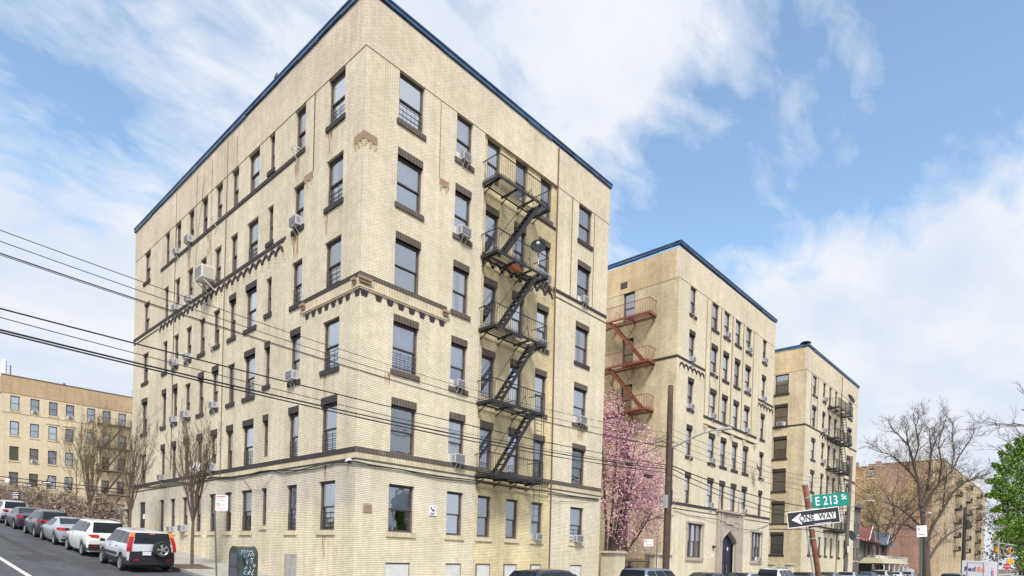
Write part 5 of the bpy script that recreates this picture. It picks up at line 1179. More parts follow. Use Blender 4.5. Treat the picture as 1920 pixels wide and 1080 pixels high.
# parking regulation signs
def parking(label, base, top, D, corners, lines=True):
    o = sign_post('parking_sign', label, base, top, .032, mat('post_green_grey', (.10, .11, .10), .6))
    g, gw, gh = quad_sign('sign_plate', o, corners, m_white, m_white, D)
    w = MB(); z = .002
    if lines:
        w.box(-gw*.42, gw*.25, gh*.40, gh*.44, z, z+.001, m_red); w.box(-gw*.42, gw*.1, gh*.30, gh*.33, z, z+.001, m_acg)
        w.box(-gw*.38, gw*.20, gh*.12, gh*.15, z, z+.001, m_signb); w.poly([(gw*.28, gh*.135, z+.001), (gw*.16, gh*.17, z+.001), (gw*.16, gh*.1, z+.001)], m_signb)
        w.box(-gw*.38, gw*.25, -gh*.40, -gh*.37, z, z+.001, m_red); w.poly([(-gw*.44, -gh*.385, z+.001), (-gw*.34, -gh*.35, z+.001), (-gw*.34, -gh*.42, z+.001)], m_red)
        w.box(-gw*.05, gw*.4, -gh*.1, -gh*.08, z, z+.001, m_acg); w.box(0, gw*.35, -gh*.2, -gh*.185, z, z+.001, m_acg)
    else: w.box(-gw*.35, gw*.3, -gh*.32, -gh*.24, z, z+.001, m_red); w.cut()
    cx_, cy_ = (-gw*.27, -gh*.1) if lines else (-gw*.3, gh*.22); r = gw*.15
    for i in range(16):
        a0, a1 = 2*PI*i/16, 2*PI*(i+1)/16; w.poly([(cx_+r*math.cos(a0), cy_+r*math.sin(a0), z+.001), (cx_+r*math.cos(a1), cy_+r*math.sin(a1), z+.001), (cx_+r*.7*math.cos(a1), cy_+r*.7*math.sin(a1), z+.001), (cx_+r*.7*math.cos(a0), cy_+r*.7*math.sin(a0), z+.001)], m_red)
    w.bar((cx_-r*.6, cy_+r*.6, z+.001), (cx_+r*.6, cy_-r*.6, z+.001), .02, .001, m_red, up=(0, 0, 1))
    w.build('printing', g)
    if lines: text(g, 'NO PARKING', .055, (-gw*.08, gh*.42, z+.002), m_red, (0, 0, 0)); 
    return o
DP = 22.9
parking('white parking sign with red markings on a dark post by the mailbox', (-2.7, 5.45, .3), (-2.72, 5.8, 3.72), DP, [(404.5, 928.5), (428, 929), (427, 958), (403.5, 957)])
tb = atpx(1729, 1090, 17); parking('white parking sign on a post in front of the big bare tree', (tb.x, tb.y, .0), tuple(atpx(1727, 986, 17)), 16.95, [(1719, 986), (1738, 985), (1738, 1006), (1719, 1007)], False)
parking('white parking sign beside the wooden pole and pink tree', (16.3, -3.3, -.3), (16.3, -3.3, 2.75), 24.9, [(1207.5, 1011), (1225, 1011), (1225, 1024), (1208, 1024.5)], False)
parking('small white sign on a thin post at the far left hilltop', (-2.6, 54.8, 4.2), (-2.6, 54.8, 6.6), 60.3, [(9, 897), (18, 897.5), (17.5, 904), (9, 903.5)], False)
for px, py, lb in ((51, 909.5, 'small black one-way sign left of the other, before the distant tan building'), (88, 905, 'small black one-way sign nearest the vase-shaped tree with green buds')):
    q = atpx(px, py, 52); o = thing('one_way_sign', lb, 'street sign', (q.x, q.y, .079*q.y)); w = MB(); w.tube([(0, .03, 0), (0, .03, q.z-.079*q.y+.3)], .04, m_acg, 5); w.build('post', o)
    g, gw, gh = quad_sign('sign_plate', o, [(px-9, py-2.5), (px+9, py-1.5), (px+9, py+2.5), (px-9, py+1.8)], m_signb, m_signb, 51.8); w = MB(); w.poly([(-gw*.45, 0, .003), (-gw*.25, gh*.35, .003), (-gw*.25, -gh*.35, .003)], m_white); w.box(-gw*.25, gw*.4, -gh*.15, gh*.15, .002, .003, m_white); w.build('arrow', g)
q = atpx(29, 934, 57); o = thing('shop_sign', 'black sign board with rows of white script on the hill', 'sign', (q.x, q.y, 4.2)); w = MB(); w.tube([(.3, .05, 0), (.3, .05, 2.0)], .04, m_acg, 5); w.build('post', o)
g, gw, gh = quad_sign('sign_plate', o, [(22, 921), (36, 921), (36, 937), (22, 937)], m_signb, m_signb, 56.8); w = MB(); rr = random.Random(3)
for k in range(4):
    x = -gw*.4
    while x < gw*.35: l = rr.uniform(.05, .14); w.bar((x, gh*(.33-.21*k), .003), (x+l, gh*(.33-.21*k)+rr.uniform(-.04, .04), .003), .07, .002, m_white, up=(0, 0, 1)); x += l+.03
w.build('lettering', g)

# relay mailbox covered in graffiti
MBX = thing('mail_relay_box', 'dark green round-topped postal box covered in white and blue graffiti', 'mailbox', (-2.25, 4.1, .079*4.1)); MBX.rotation_euler = (0, 0, math.radians(2))
m_mail = mat('mail_green', (.045, .06, .055), .5, noise=.3, nscale=5)
hw, hd, ht = .36, .38, 1.30
prof = [(-hw, 0), (-hw, ht-.36)]+[(-hw*math.cos(PI*k/12), ht-.36+.36*math.sin(PI*k/12)) for k in range(1, 12)]+[(hw, ht-.36), (hw, 0)]
w = MB()
for (a, z), (b, z2) in zip(prof, prof[1:]): w.poly([(-hd, a, z+.08), (hd, a, z+.08), (hd, b, z2+.08), (-hd, b, z2+.08)], m_mail)
for s_ in (-1, 1): w.poly([(s_*hd, a, z+.08) for a, z in prof], m_mail)
for a, b in ((-.3, -.34), (.3, -.34), (-.3, .34), (.3, .34)): w.box(a-.03, a+.03, b-.03, b+.03, 0, .09, m_mail)
w.build('body', MBX)
w = MB()
for s_ in (-1, 1):
    for (a, z), (b, z2) in zip(prof, prof[1:]): w.bar((s_*hd, a*1.01, z+.085), (s_*hd, b*1.01, z2+.085), .03, .03, m_mail)
w.build('rim', MBX)
w = MB(); w.box(-hd-.012, -hd-.002, -hw*.72, hw*.72, .62, 1.12, mat('door_grey', (.1, .1, .13), .4)); w.box(-hd-.012, -hd-.002, -hw*.8, hw*.8, .12, .56, MAT['door_grey']); w.build('door', MBX)
w = MB(); w.box(-.2, -.1, -hw-.05, -hw, .7, .95, m_trim); w.build('lock', MBX)
m_gw = mat('graffiti_white', (.6, .66, .72), .6); m_gb = mat('graffiti_blue', (.12, .35, .6), .6)
rr = random.Random(9); w = MB()
def stroke(pts, m, r=.011):       # strokes painted on the wide -y side, following its barrel top
    P = []
    for x, h in pts:
        if h <= ht-.36: P.append((x, -hw-.004, h+.08))
        else: a = (h-(ht-.36))/.36*.9; P.append((x, -(hw+.005)*math.cos(a), ht-.36+.365*math.sin(a)+.08))
    w.tube(P, r, m, 4, cap=False)
for gx, gh_, s_, shp, m in ((-.18, .62, .26, [(0, 0), (.4, 1), (.55, .1), (.2, .45), (.6, .5)], m_gw), (-.02, .60, .26, [(0, 0), (.1, .9), (.4, .1), (.5, 1)], m_gb), (.10, .64, .22, [(0, .9), (.6, 1), (.3, .95), (.3, 0)], m_gw), (.22, .52, .12, [(0, .5), (.3, 1), (.7, .6), (.5, 0), (.1, .1), (0, .5)], m_gw),
                          (-.14, .9, .16, [(0, 0), (.1, 1), (.6, .8), (.2, .5), (.7, .1), (0, 0)], m_gb), (.0, .92, .14, [(0, 0), (.4, 1), (.8, 0)], m_gw), (-.18, .22, .2, [(0, .2), (.5, 1), (1, .4), (.5, 0), (0, .3)], m_gb), (.02, .22, .2, [(0, 0), (.3, .9), (.7, .2), (1.1, 1)], m_gw), (-.24, 1.08, .16, [(0, 0), (.2, .8), (.5, 0), (.8, .9), (1.2, .1), (1.6, .8), (2, .2), (2.5, .7), (2.8, .2)], m_gw), (.14, 1.0, .1, [(0, 0), (.5, 1), (1, 0), (.5, -.6), (0, 0)], m_gw)):
    stroke([(gx+a*s_, gh_+b*s_) for a, b in shp], m)
for i in range(16):
    x, z = rr.uniform(-.26, .22), rr.uniform(.15, 1.1); stroke([(x+rr.uniform(-.05, .05), z+rr.uniform(-.05, .05)) for _ in range(4)], rr.choice((m_gw, m_gb, m_brkt)), .006)
w.build('graffiti', MBX)

# person on the pavement
def person(loc, rz):
    o = thing('person', 'person in a dark hooded jacket and dark cap walking past the courtyard fence', 'person', loc, rz)
    V = [(0, 0, .95), (0, 0, 1.15), (0, 0, 1.40), (0, 0, 1.50), (0, .01, 1.56), (.19, 0, 1.42), (.26, .02, 1.14), (.24, .10, .90), (-.19, 0, 1.42), (-.26, -.02, 1.14), (-.22, -.08, .90), (.10, 0, .90), (.12, .08, .50), (.12, .06, .08), (.12, .2, .04), (-.10, 0, .9), (-.12, -.06, .5), (-.12, -.2, .1), (-.12, -.08, .04)]
    E = [(0, 1), (1, 2), (2, 3), (3, 4), (2, 5), (5, 6), (6, 7), (2, 8), (8, 9), (9, 10), (0, 11), (11, 12), (12, 13), (13, 14), (0, 15), (15, 16), (16, 17), (17, 18)]
    Rr = [.16, .155, .17, .07, .065, .085, .062, .045, .085, .062, .045, .10, .075, .055, .045, .10, .075, .055, .045]
    me = bpy.data.meshes.new('body'); me.from_pydata(V, E, []); me.materials.append(mat('dark_jacket', (.02, .022, .035), .8)); b = link('body', me, o)
    md = b.modifiers.new('skin', 'SKIN'); sv_ = me.skin_vertices[0].data
    for i, r in enumerate(Rr): sv_[i].radius = (r*1.15 if i < 3 else r, r*.8 if i < 3 else r)
    sv_[0].use_root = True; sub = b.modifiers.new('sub', 'SUBSURF'); sub.levels = sub.render_levels = 2
    for k, (hx, hy, hz) in enumerate(((.24, .13, .82), (-.22, -.05, .82))):       # hands: palm, four fingers and a thumb
        w = MB(); ms = mat('skin', (.16, .09, .06), .6); w.tube([(hx, hy, hz+.09), (hx, hy, hz+.04), (hx, hy+.01, hz)], [.025, .036, .03], ms, 8)
        for f in range(4): w.tube([(hx, hy-.026+.018*f, hz+.01), (hx-.004, hy-.024+.019*f+.005, hz-.035), (hx-.012, hy-.022+.019*f+.01, hz-.065-.006*(f in (1, 2)))], [.010, .009, .007], ms, 6)
        w.tube([(hx, hy+.03, hz+.04), (hx-.01, hy+.055, hz+.01), (hx-.015, hy+.06, hz-.02)], [.012, .011, .008], ms, 6); w.build('hand', o, smooth=True)
    w = MB(); n = 14
    for i in range(n+1): pass
    ms = MAT['skin']; R2 = [(1.56, .055, 0), (1.59, .075, .005), (1.63, .088, .01), (1.68, .095, 0), (1.73, .09, -.005), (1.77, .07, -.01), (1.795, .03, -.01)]
    w.tube([(0, y, z) for z, r, y in R2], [r for z, r, y in R2], ms, 14)
    w.tube([(0, .085, 1.675), (0, .112, 1.645)], [.012, .016], ms, 6)
    for s_ in (-1, 1): w.tube([(s_*.09, 0, 1.69), (s_*.1, 0, 1.65)], .016, ms, 6); w.tube([(s_*.035, .078, 1.685), (s_*.035, .09, 1.685)], .010, m_signb, 6)
    w.tube([(-.025, .088, 1.618), (.025, .088, 1.618)], .006, mat('lips', (.25, .08, .07), .5), 5); w.build('head', o, smooth=True)
    w = MB(); w.tube([(0, -.012, 1.70), (0, -.012, 1.74), (0, -.015, 1.785), (0, -.015, 1.815)], [.104, .103, .085, .035], mat('cap_dark', (.015, .015, .02), .9), 14); w.tube([(0, -.06, 1.50), (0, -.06, 1.56)], [.12, .09], MAT['dark_jacket'], 12); w.build('cap', o, smooth=True)
    return o
person((15.9, -1.9, -.26), math.radians(-60))

# ================================================================== trees and plants
class Tree:
    def __init__(s, seed): s.r = random.Random(seed); s.trunk = MB(); s.twig = MB(); s.tips = []
    def grow(s, p, d, ln, r, lvl, mt, spread=.6, up=.25, kids=4, wig=.12, minr=.006, sides=None, ratio=.62):
        R = s.r; n = max(3, int(ln/.35)) if lvl > 1 else 3; pts = [Vector(p)]; rad = [r]; d = Vector(d).normalized()
        for i in range(n):
            d = (d+Vector((R.gauss(0, wig), R.gauss(0, wig), R.gauss(0, wig)+up*.12))).normalized(); pts.append(pts[-1]+d*(ln/n)); rad.append(max(minr, r*(1-.62*(i+1)/n)))
        (s.trunk if lvl >= 3 else s.twig).tube(pts, rad, mt, sides or (8 if lvl >= 4 else 5 if lvl >= 2 else 3), cap=False)
        if lvl <= 0: s.tips.append(pts[-1]); s.tips.append(pts[len(pts)//2]); return
        for k in range(kids):
            t = .3+.7*(k+R.random()*.8)/kids; i = min(n, int(t*n)); q = pts[i]; dd = (pts[min(n, i+1)]-pts[i-1]).normalized()
            a = dd.orthogonal().normalized(); a.rotate(Matrix.Rotation(R.random()*2*PI, 3, dd)); nd_ = (dd+a*spread*R.uniform(.6, 1.3)+Vector((0, 0, up*R.random()))).normalized()
            s.grow(q, nd_, ln*ratio*R.uniform(.7, 1.15), rad[i]*.6, lvl-1, mt, spread, up, kids, wig, minr, sides, ratio)
        s.tips.append(pts[-1])
def specks(w, pts, n, rng, rad, size, mats_, flat=1.0):
    """n small bent leaves scattered round each of pts"""
    for p in pts:
        for _ in range(n):
            c = Vector(p)+Vector((rng.gauss(0, rad), rng.gauss(0, rad), rng.gauss(0, rad)*flat)); a = Vector((rng.gauss(0, 1), rng.gauss(0, 1), rng.gauss(0, 1))).normalized(); b = a.orthogonal().normalized()
            b.rotate(Matrix.Rotation(rng.random()*6.28, 3, a)); s_ = size*rng.uniform(.6, 1.4); w.poly([c-a*s_, c-b*s_*.5, c+a*s_, c+b*s_*.5], rng.choice(mats_))
m_bud = mat('bud_yellow_green', (.30, .30, .06), .7); m_bud2 = mat('bud_olive', (.2, .19, .07), .7)
def vase_tree(label, y, seed, h, spread, bud=.3, xx=-2.15):
    z0 = .079*y; o = thing('street_tree', label, 'tree', (xx, y, z0), 0, 'bare vase-shaped trees along the uphill sidewalk'); T_ = Tree(seed); R = T_.r
    T_.trunk.tube([(0, 0, 0), (.01, 0, .12), (0, .01, 1.0), (.02, 0, 2.0)], [.11, .08, .07, .06], m_barkl, 8)
    for k in range(19):
        a = 2*PI*k/19*3+R.random()*.5; sp_ = R.uniform(.06, .36)*spread
        T_.grow((.02, 0, 1.75+R.random()*.35), (math.cos(a)*sp_, math.sin(a)*sp_, 1), (h-2.0)*R.uniform(.72, 1.0), .021, 2, m_barkl, spread=.34, up=.5, kids=7, wig=.05, minr=.0045, ratio=.36)
    T_.trunk.build('trunk', o); T_.twig.build('crown', o)
    w = MB(); specks(w, [t for t in T_.tips if R.random() < bud and t.z > 2.4], 3, R, .07, .028, [m_bud, m_bud2]); w.build('bud', o)
    return o
vase_tree('bare vase-shaped street tree nearest the mailbox, behind the silver suv', 9.6, 11, 6.4, .85, .25)
vase_tree('bare vase-shaped street tree second up the hill, by the corner building end', 18.6, 12, 6.8, .85, .25)
vase_tree('vase-shaped street tree with yellow-green buds, farthest up the hill', 27.0, 13, 7.3, 1.15, .9)
o = thing('young_tree', 'thin young bare tree before the distant tan building', 'tree', (2.0, 50, 4.2)); T_ = Tree(21); T_.grow((0, 0, 0), (0, 0, 1), 5.5, .06, 3, m_barkl, .5, .3, 5, .04, .01); T_.trunk.build('trunk', o); T_.twig.build('crown', o)
# the magnolia in the courtyard
o = thing('magnolia_tree', 'tall pink blossoming magnolia in the courtyard between the two nearest buildings', 'tree', (19.2, 1.6, -.2)); T_ = Tree(31); R = T_.r
ell = [((19.6, .4, 5.4), (1.9, 2.2, 2.7)), ((19.3, .5, 7.9), (1.6, 2.0, 2.1)), ((18.3, 1.4, 9.8), (1.0, 1.4, 2.2)), ((19.9, -.4, 6.6), (1.3, 1.4, 1.8)), ((18.3, 1.8, 7.6), (1.3, 1.9, 4.2)), ((19.4, -.1, 3.4), (1.8, 2.1, 1.8)), ((20.1, -.6, 5.2), (1.5, 1.7, 1.9))]
for k in range(7):
    c, e = ell[k % 6]; tgt = Vector(c)-Vector((19.2, 1.6, -.2))+Vector((R.gauss(0, .5), R.gauss(0, .6), 1)); p0 = Vector((R.gauss(0, .12), R.gauss(0, .12), 0))
    m1 = Vector((tgt.x*.35, tgt.y*.3, tgt.z*.4)); T_.trunk.tube([p0, p0+Vector((0, 0, .8)), m1, tgt*.75, tgt], [.13, .11, .085, .055, .03], m_bark, 7)
    for t in (.35, .5, .65, .8, .95):
        q = m1.lerp(tgt, t); T_.grow(q, (R.gauss(0, 1), R.gauss(0, 1), .5), 2.0*R.uniform(.7, 1.2), .03, 1, m_bark, .7, .3, 6, .12, .009)
T_.trunk.build('trunk', o); T_.twig.build('branch', o)
pinks = [mat('petal_pink', (.66, .31, .41), .6), mat('petal_deep', (.40, .12, .25), .6), mat('petal_pale', (.88, .68, .74), .6), mat('petal_mid', (.76, .46, .53), .6)]
w = MB(); cl = [(Vector(c)+Vector(tuple(R.gauss(0, .5)*e[i] for i in range(3))), R.random()) for c, e in ell for _ in range(26)]
for c, e in ell:
    vol = e[0]*e[1]*e[2]
    for _ in range(int(520*vol**.75)):
        u = Vector((R.gauss(0, 1), R.gauss(0, 1), R.gauss(0, 1))).normalized()*(R.random()**.4); p = Vector((c[0]+u.x*e[0], c[1]+u.y*e[1], c[2]+u.z*e[2]))
        if p.y > 0.0 and p.x < 16.2: continue
        if math.sin(p.x*4.1+p.z*2.3)*math.sin(p.y*3.3-p.z*3.1+1)+R.gauss(0, .35) < (-.2 if p.z > 4.6 else .15): continue
        for k in range(3):
            a = Vector((R.gauss(0, 1), R.gauss(0, 1), 1.0)).normalized(); b = a.orthogonal().normalized(); b.rotate(Matrix.Rotation(R.random()*6.28, 3, a)); s_ = R.uniform(.055, .10)
            q = p-Vector((19.2, 1.6, -.2)); w.poly([q, q+a*s_*.6+b*s_*.32, q+a*s_*1.35, q+a*s_*.6-b*s_*.32], R.choice(pinks))
w.build('blossom', o)
# the big bare tree by the third block
m_bark3 = mat('bark_greyish', (.10, .08, .065), .95, noise=.3, nscale=3)
DT = 81.0; base = atpx(1738, 1088, DT); base.z = -.4
o = thing('bare_tree', 'large spreading bare tree standing before the red brick building', 'tree', base); T_ = Tree(41); R = T_.r
LM = [([(1738, 1090), (1737, 1055), (1735, 1020), (1731, 985)], 8, 6.2), ([(1731, 990), (1727, 950), (1722, 905), (1712, 870), (1703, 835), (1697, 800)], 5, 1.2), ([(1728, 950), (1737, 920), (1743, 885), (1746, 845), (1742, 805)], 4, 1.0),
      ([(1731, 960), (1745, 925), (1762, 902), (1783, 885), (1798, 855), (1815, 830), (1826, 810)], 4.2, 1.0), ([(1736, 1020), (1750, 985), (1768, 955), (1785, 925), (1805, 905), (1826, 897), (1850, 890)], 5, 1.0), ([(1740, 1050), (1758, 1022), (1777, 1003), (1800, 990), (1822, 978), (1840, 962)], 4, .9),
      ([(1731, 992), (1706, 968), (1682, 950), (1660, 942)], 3.8, .9), ([(1731, 1000), (1700, 984), (1672, 982), (1645, 985), (1625, 975)], 3.4, .8), ([(1721, 905), (1704, 880), (1688, 866), (1668, 852), (1645, 846)], 3, .8), ([(1703, 835), (1685, 815), (1668, 800)], 2.4, .6),
      ([(1762, 902), (1766, 868), (1760, 835), (1765, 805)], 2.4, .7), ([(1783, 885), (1789, 850), (1784, 815), (1788, 795)], 2.4, .7), ([(1712, 870), (1722, 835), (1718, 800), (1722, 785)], 2.4, .7), ([(1768, 955), (1772, 920), (1776, 890)], 2.2, .6), ([(1746, 845), (1757, 822), (1770, 800)], 2, .6)]
for pts, r0, r1 in LM:
    r0 *= (.066 if r0 > 7 else .046); r1 *= .05; dz = R.uniform(-2.5, 2.5); n = len(pts); P3 = []
    for i, (x, y) in enumerate(pts):
        P3.append(atpx(x+R.uniform(-1, 1), y, DT+(0 if r0 > .5 or n < 2 else dz*(i/(n-1))))-base)
    if P3[0].z < .3: P3[0] = Vector((0, 0, -.2))
    T_.trunk.tube(P3, [r0+(r1-r0)*i/(n-1) for i in range(n)], m_bark3, 8, cap=False)
    if r0 < .5:
        for i in range(1, n):
            for k in range(4):
                q = P3[i-1].lerp(P3[i], (k+R.random())/4); dd = (P3[i]-P3[i-1]).normalized(); a = Vector((R.gauss(0, 1), R.gauss(0, 1), R.gauss(0, 1)+.4)).normalized()
                T_.grow(q, dd+a*.8, R.uniform(1.4, 3.0), .038, 2, m_bark3, .75, .2, 5, .17, .010, ratio=.55)
T_.trunk.build('trunk', o); T_.twig.build('crown', o)
w = MB(); specks(w, [t for t in T_.tips if R.random() < .16], 1, R, .05, .07, [m_bark3]); w.build('seed_pod', o)
o = thing('budding_tree', 'hazy tree with fine yellow-green buds before the red brick building, left of the bare tree', 'tree', (92, 1.5, -.2)); T_ = Tree(43); R = T_.r
T_.trunk.tube([(0, 0, 0), (0, .2, 3), (.3, 0, 5)], [.3, .24, .2], m_barkl, 8)
for k in range(9):
    a = 2*PI*k/9; T_.grow((.2, 0, 4.0+R.random()*4), (math.cos(a), math.sin(a), .8), 9*R.uniform(.8, 1.15), .10, 2, m_barkl, .65, .25, 6, .12, .012)
T_.trunk.build('trunk', o); T_.twig.build('crown', o); w = MB(); specks(w, T_.tips, 34, R, .75, .085, [mat('bud_gold', (.62, .54, .24), .8), mat('bud_brown', (.5, .38, .2), .8)]); w.build('bud', o)
# bare tree beyond the right edge whose twigs reach in
o = thing('bare_tree', 'bare twiggy tree at the upper right edge above the evergreen', 'tree', tuple(atpx(2020, 1100, 42))); o.location.z = -.3; T_ = Tree(45); R = T_.r
T_.trunk.tube([(0, 0, 0), (0, 0, 3), (-.3, .3, 6.5), (-.2, .4, 9.5)], [.35, .28, .22, .14], m_bark, 8); lf = -rgt
for k in range(11):
    z = 3.6+k*.72; dv = lf*R.uniform(.6, 1.1)+Vector((R.gauss(0, .25), R.gauss(0, .25), R.uniform(.15, .6))); T_.grow((-.2, .3, z), dv, R.uniform(3.6, 5.0), .09, 3, m_bark, .65, .12, 4, .12, .010, ratio=.55)
T_.trunk.build('trunk', o); T_.twig.build('crown', o)
# evergreen at the right edge
DC = 22.0; c0 = atpx(1935, 1010, DC); o = thing('evergreen_shrub', 'bright green evergreen with ragged sprays at the right edge', 'evergreen', (c0.x, c0.y, -.3)); R = random.Random(51); w = MB()
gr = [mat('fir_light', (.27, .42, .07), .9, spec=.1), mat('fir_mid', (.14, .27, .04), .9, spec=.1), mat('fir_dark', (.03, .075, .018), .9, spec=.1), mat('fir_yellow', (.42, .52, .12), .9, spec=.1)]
lobes = [(1905, 858, 14), (1890, 880, 15), (1878, 898, 14), (1872, 918, 11), (1885, 925, 20), (1900, 900, 22), (1915, 880, 24), (1930, 870, 28), (1893, 950, 17), (1905, 935, 22), (1925, 925, 34), (1900, 975, 15), (1915, 970, 24), (1912, 1000, 14), (1930, 1000, 28), (1950, 940, 50), (1950, 890, 40), (1940, 840, 26), (1950, 1000, 44), (1922, 1030, 18), (1945, 1050, 32), (1970, 860, 40), (1990, 930, 50), (1990, 1010, 50), (1917, 845, 8)]
lobes = [(x, y, r*.82) for x, y, r in lobes]+[(x+i*t*1.15, y+j*t*1.15, 6.5-1.0*k) for x, y, i, j in ((1905, 860, -.55, -.9), (1885, 885, -.8, -.5), (1878, 905, -.95, -.1), (1875, 925, -.9, .2), (1890, 870, -.5, -.8), (1915, 850, -.3, -.9), (1885, 950, -.9, .3), (1893, 975, -.9, .2), (1898, 995, -.9, .3), (1925, 845, -.1, -1), (1895, 935, -.9, -.1)) for k, t in enumerate((2, 8, 14, 19, 23))]
for px, py, rr_ in lobes:
    r = rr_*DC/1150.19; c = atpx(px, py, DC+R.uniform(-.2, .4))-o.location; n = int(60+rr_*rr_*1.9); n = min(n, 2000)
    for _ in range(n):
        u = Vector((R.gauss(0, 1), R.gauss(0, 1), R.gauss(0, 1))).normalized(); rad = R.uniform(.72, 1.08); p = c+u*r*rad
        a = (u*.9+Vector((R.gauss(0, .5), R.gauss(0, .5), R.gauss(.5, .45)))-rgt*.25).normalized(); b = a.orthogonal().normalized(); b.rotate(Matrix.Rotation(R.random()*6.28, 3, a)); s_ = R.uniform(.045, .10)
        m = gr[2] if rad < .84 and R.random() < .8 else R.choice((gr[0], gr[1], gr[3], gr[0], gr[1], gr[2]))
        w.poly([p, p+a*s_*.5+b*s_*.2, p+a*s_, p+a*s_*.5-b*s_*.2], m); w.poly([p+a*s_*.2, p+a*s_*.7+b*s_*.42, p+a*s_*.9+b*s_*.3, p+a*s_*.5], m)
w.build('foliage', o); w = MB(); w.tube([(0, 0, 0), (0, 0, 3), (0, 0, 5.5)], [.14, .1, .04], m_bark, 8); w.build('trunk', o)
# far greenery at the end of the street
def blob_tree(label, loc, rr_, hh, mats_, seed, n=2600, size=.22, leafy=True):
    o = thing('distant_tree', label, 'tree', loc); R = random.Random(seed); T_ = Tree(seed); T_.trunk.tube([(0, 0, 0), (0, 0, hh*.6)], [.3, .15], m_bark, 6)
    for k in range(8): a = 2*PI*k/8; T_.grow((0, 0, hh*.3+k*.3), (math.cos(a), math.sin(a), 1.1), hh*.5, .1, 2, m_bark, .6, .3, 4, .1, .03)
    T_.trunk.build('trunk', o); T_.twig.build('crown', o); w = MB()
    cl = [(Vector((R.gauss(0, rr_*.45), R.gauss(0, rr_*.45), hh*.62+R.gauss(0, hh*.17))), R.uniform(.5, 1.1)*rr_*.33) for _ in range(14)]
    for _ in range(n):
        c, r = R.choice(cl); specks(w, [c], 1, R, r*.6, size, mats_)
    w.build('foliage', o); return o
gl_ = [mat('spring_green', (.22, .36, .08), .7), mat('spring_green_dark', (.11, .22, .05), .7), mat('spring_yellow', (.34, .42, .12), .7)]
blob_tree('pale spring-green tree down the street behind the traffic lights', (112, -13.6, -.5), 5, 12, gl_, 61)
blob_tree('second spring-green tree farther down the street at the right edge', (140, -19, -.5), 6, 14, gl_, 62)
blob_tree('brownish bare tree at the far end of the street', (190, -9, -.5), 9, 15, [mat('far_brown', (.22, .17, .13), .9), mat('far_olive', (.2, .2, .12), .9)], 63, 2200, .4)
blob_tree('hazy brown tree closing the far end of the street', (230, -22, -.5), 12, 17, [MAT['far_brown'], MAT['far_olive']], 64, 2600, .5)
# ================================================================== back lot: vine-covered fence and low wall
o = thing('vine_fence', 'fence overgrown with brown leafless vines along the back lot', 'fence', (0, 0, 0)); R = random.Random(71); w = MB()
for i in range(22):
    y = 28+i*2.3; w.bar((-.1, y, .079*y-.1), (-.1, y, .079*y+1.9), .06, .06, m_acg)
w.build('fence_post', o)
w = MB(); vm = [mat('vine_brown', (.20, .125, .095), .95), mat('vine_pink', (.42, .30, .26), .95), mat('vine_olive', (.22, .2, .12), .95), mat('vine_dark', (.09, .06, .05), .95)]
for i in range(2600):
    y = R.uniform(27, 80); t = (y-27)/53; top = 2.1+.5*math.sin(y*.6)+.4*math.sin(y*1.7+1); z = .079*y+R.random()**.8*top; x = -.1+R.gauss(0, .28)+.8*R.random()*(1 if R.random() < .4 else 0); p = Vector((x, y, z)); pts = [p]
    d = Vector((R.gauss(0, .4), R.gauss(0, 1), R.gauss(.1, .7))).normalized()
    for k in range(3): d = (d+Vector((R.gauss(0, .3), R.gauss(0, .4), -.2+R.gauss(0, .3)))).normalized(); pts.append(pts[-1]+d*.38)
    w.tube(pts, [.02, .015, .012, .008], R.choice(vm), 3, cap=False)
specks(w, [(R.uniform(-.4, .6), y, .079*y+R.random()*(2.0+.5*math.sin(y*.6))) for y in [R.uniform(27, 80) for _ in range(4200)]], 2, R, .12, .10, vm); w.build('vine', o)
w = MB()
for i in range(30):
    y = 27.5+i*1.75; w.hexa([(.2, y, .079*y-.3), (.5, y, .079*y-.3), (.5, y+1.8, .079*y-.2), (.2, y+1.8, .079*y-.2), (.25, y, .079*y+1.5), (.45, y, .079*y+1.5), (.45, y+1.8, .079*y+1.6), (.25, y+1.8, .079*y+1.6)], vm[3])
w.build('vine_core', o)
o = thing('garden_wall', 'low cream brick wall with a dark gate just behind the corner building', 'wall', (0, 26.45, 2)); w = MB(); w.box(0, .4, .8, 3.6, -.3, 2.0, b_side); w.box(-.1, .5, .01, 3.8, 2.0, 2.15, m_lime); w.build('wall', o); w = MB(); w.box(.1, .2, .01, .8, -.3, 1.95, m_signb); w.build('gate', o)

# ================================================================== courtyard fence, piers
def pier(label, x, y=.2, w_=.62, h=2.05, z0=-.4):
    o = thing('brick_pier', label, 'gate pier', (x, y, z0), 0, 'brick gate piers'); w = MB(); w.box(-w_/2, w_/2, -w_/2, w_/2, 0, h+.3, b_front); w.build('shaft', o); w = MB(); w.hexa([(-w_/2-.12, -w_/2-.12, h+.30), (w_/2+.12, -w_/2-.12, h+.30), (w_/2+.12, w_/2+.12, h+.3), (-w_/2-.12, w_/2+.12, h+.3), (-w_/2-.04, -w_/2-.04, h+.42), (w_/2+.04, -w_/2-.04, h+.42), (w_/2+.04, w_/2+.04, h+.42), (-w_/2-.04, w_/2+.04, h+.42)], m_lime); w.build('cap', o)
pier('cream brick gate pier behind the walking person', 17.5, w_=1.0); pier('cream brick gate pier just left of the wooden pole', 22.0, w_=.7); pier('cream brick gate pier at the wall of the arched-doorway building', 23.55, w_=.7)
pier('low cream brick pier right of the arched-doorway building', 42.4, h=1.6); pier('low cream brick pier nearest the farthest cream building', 47.2, h=1.6)
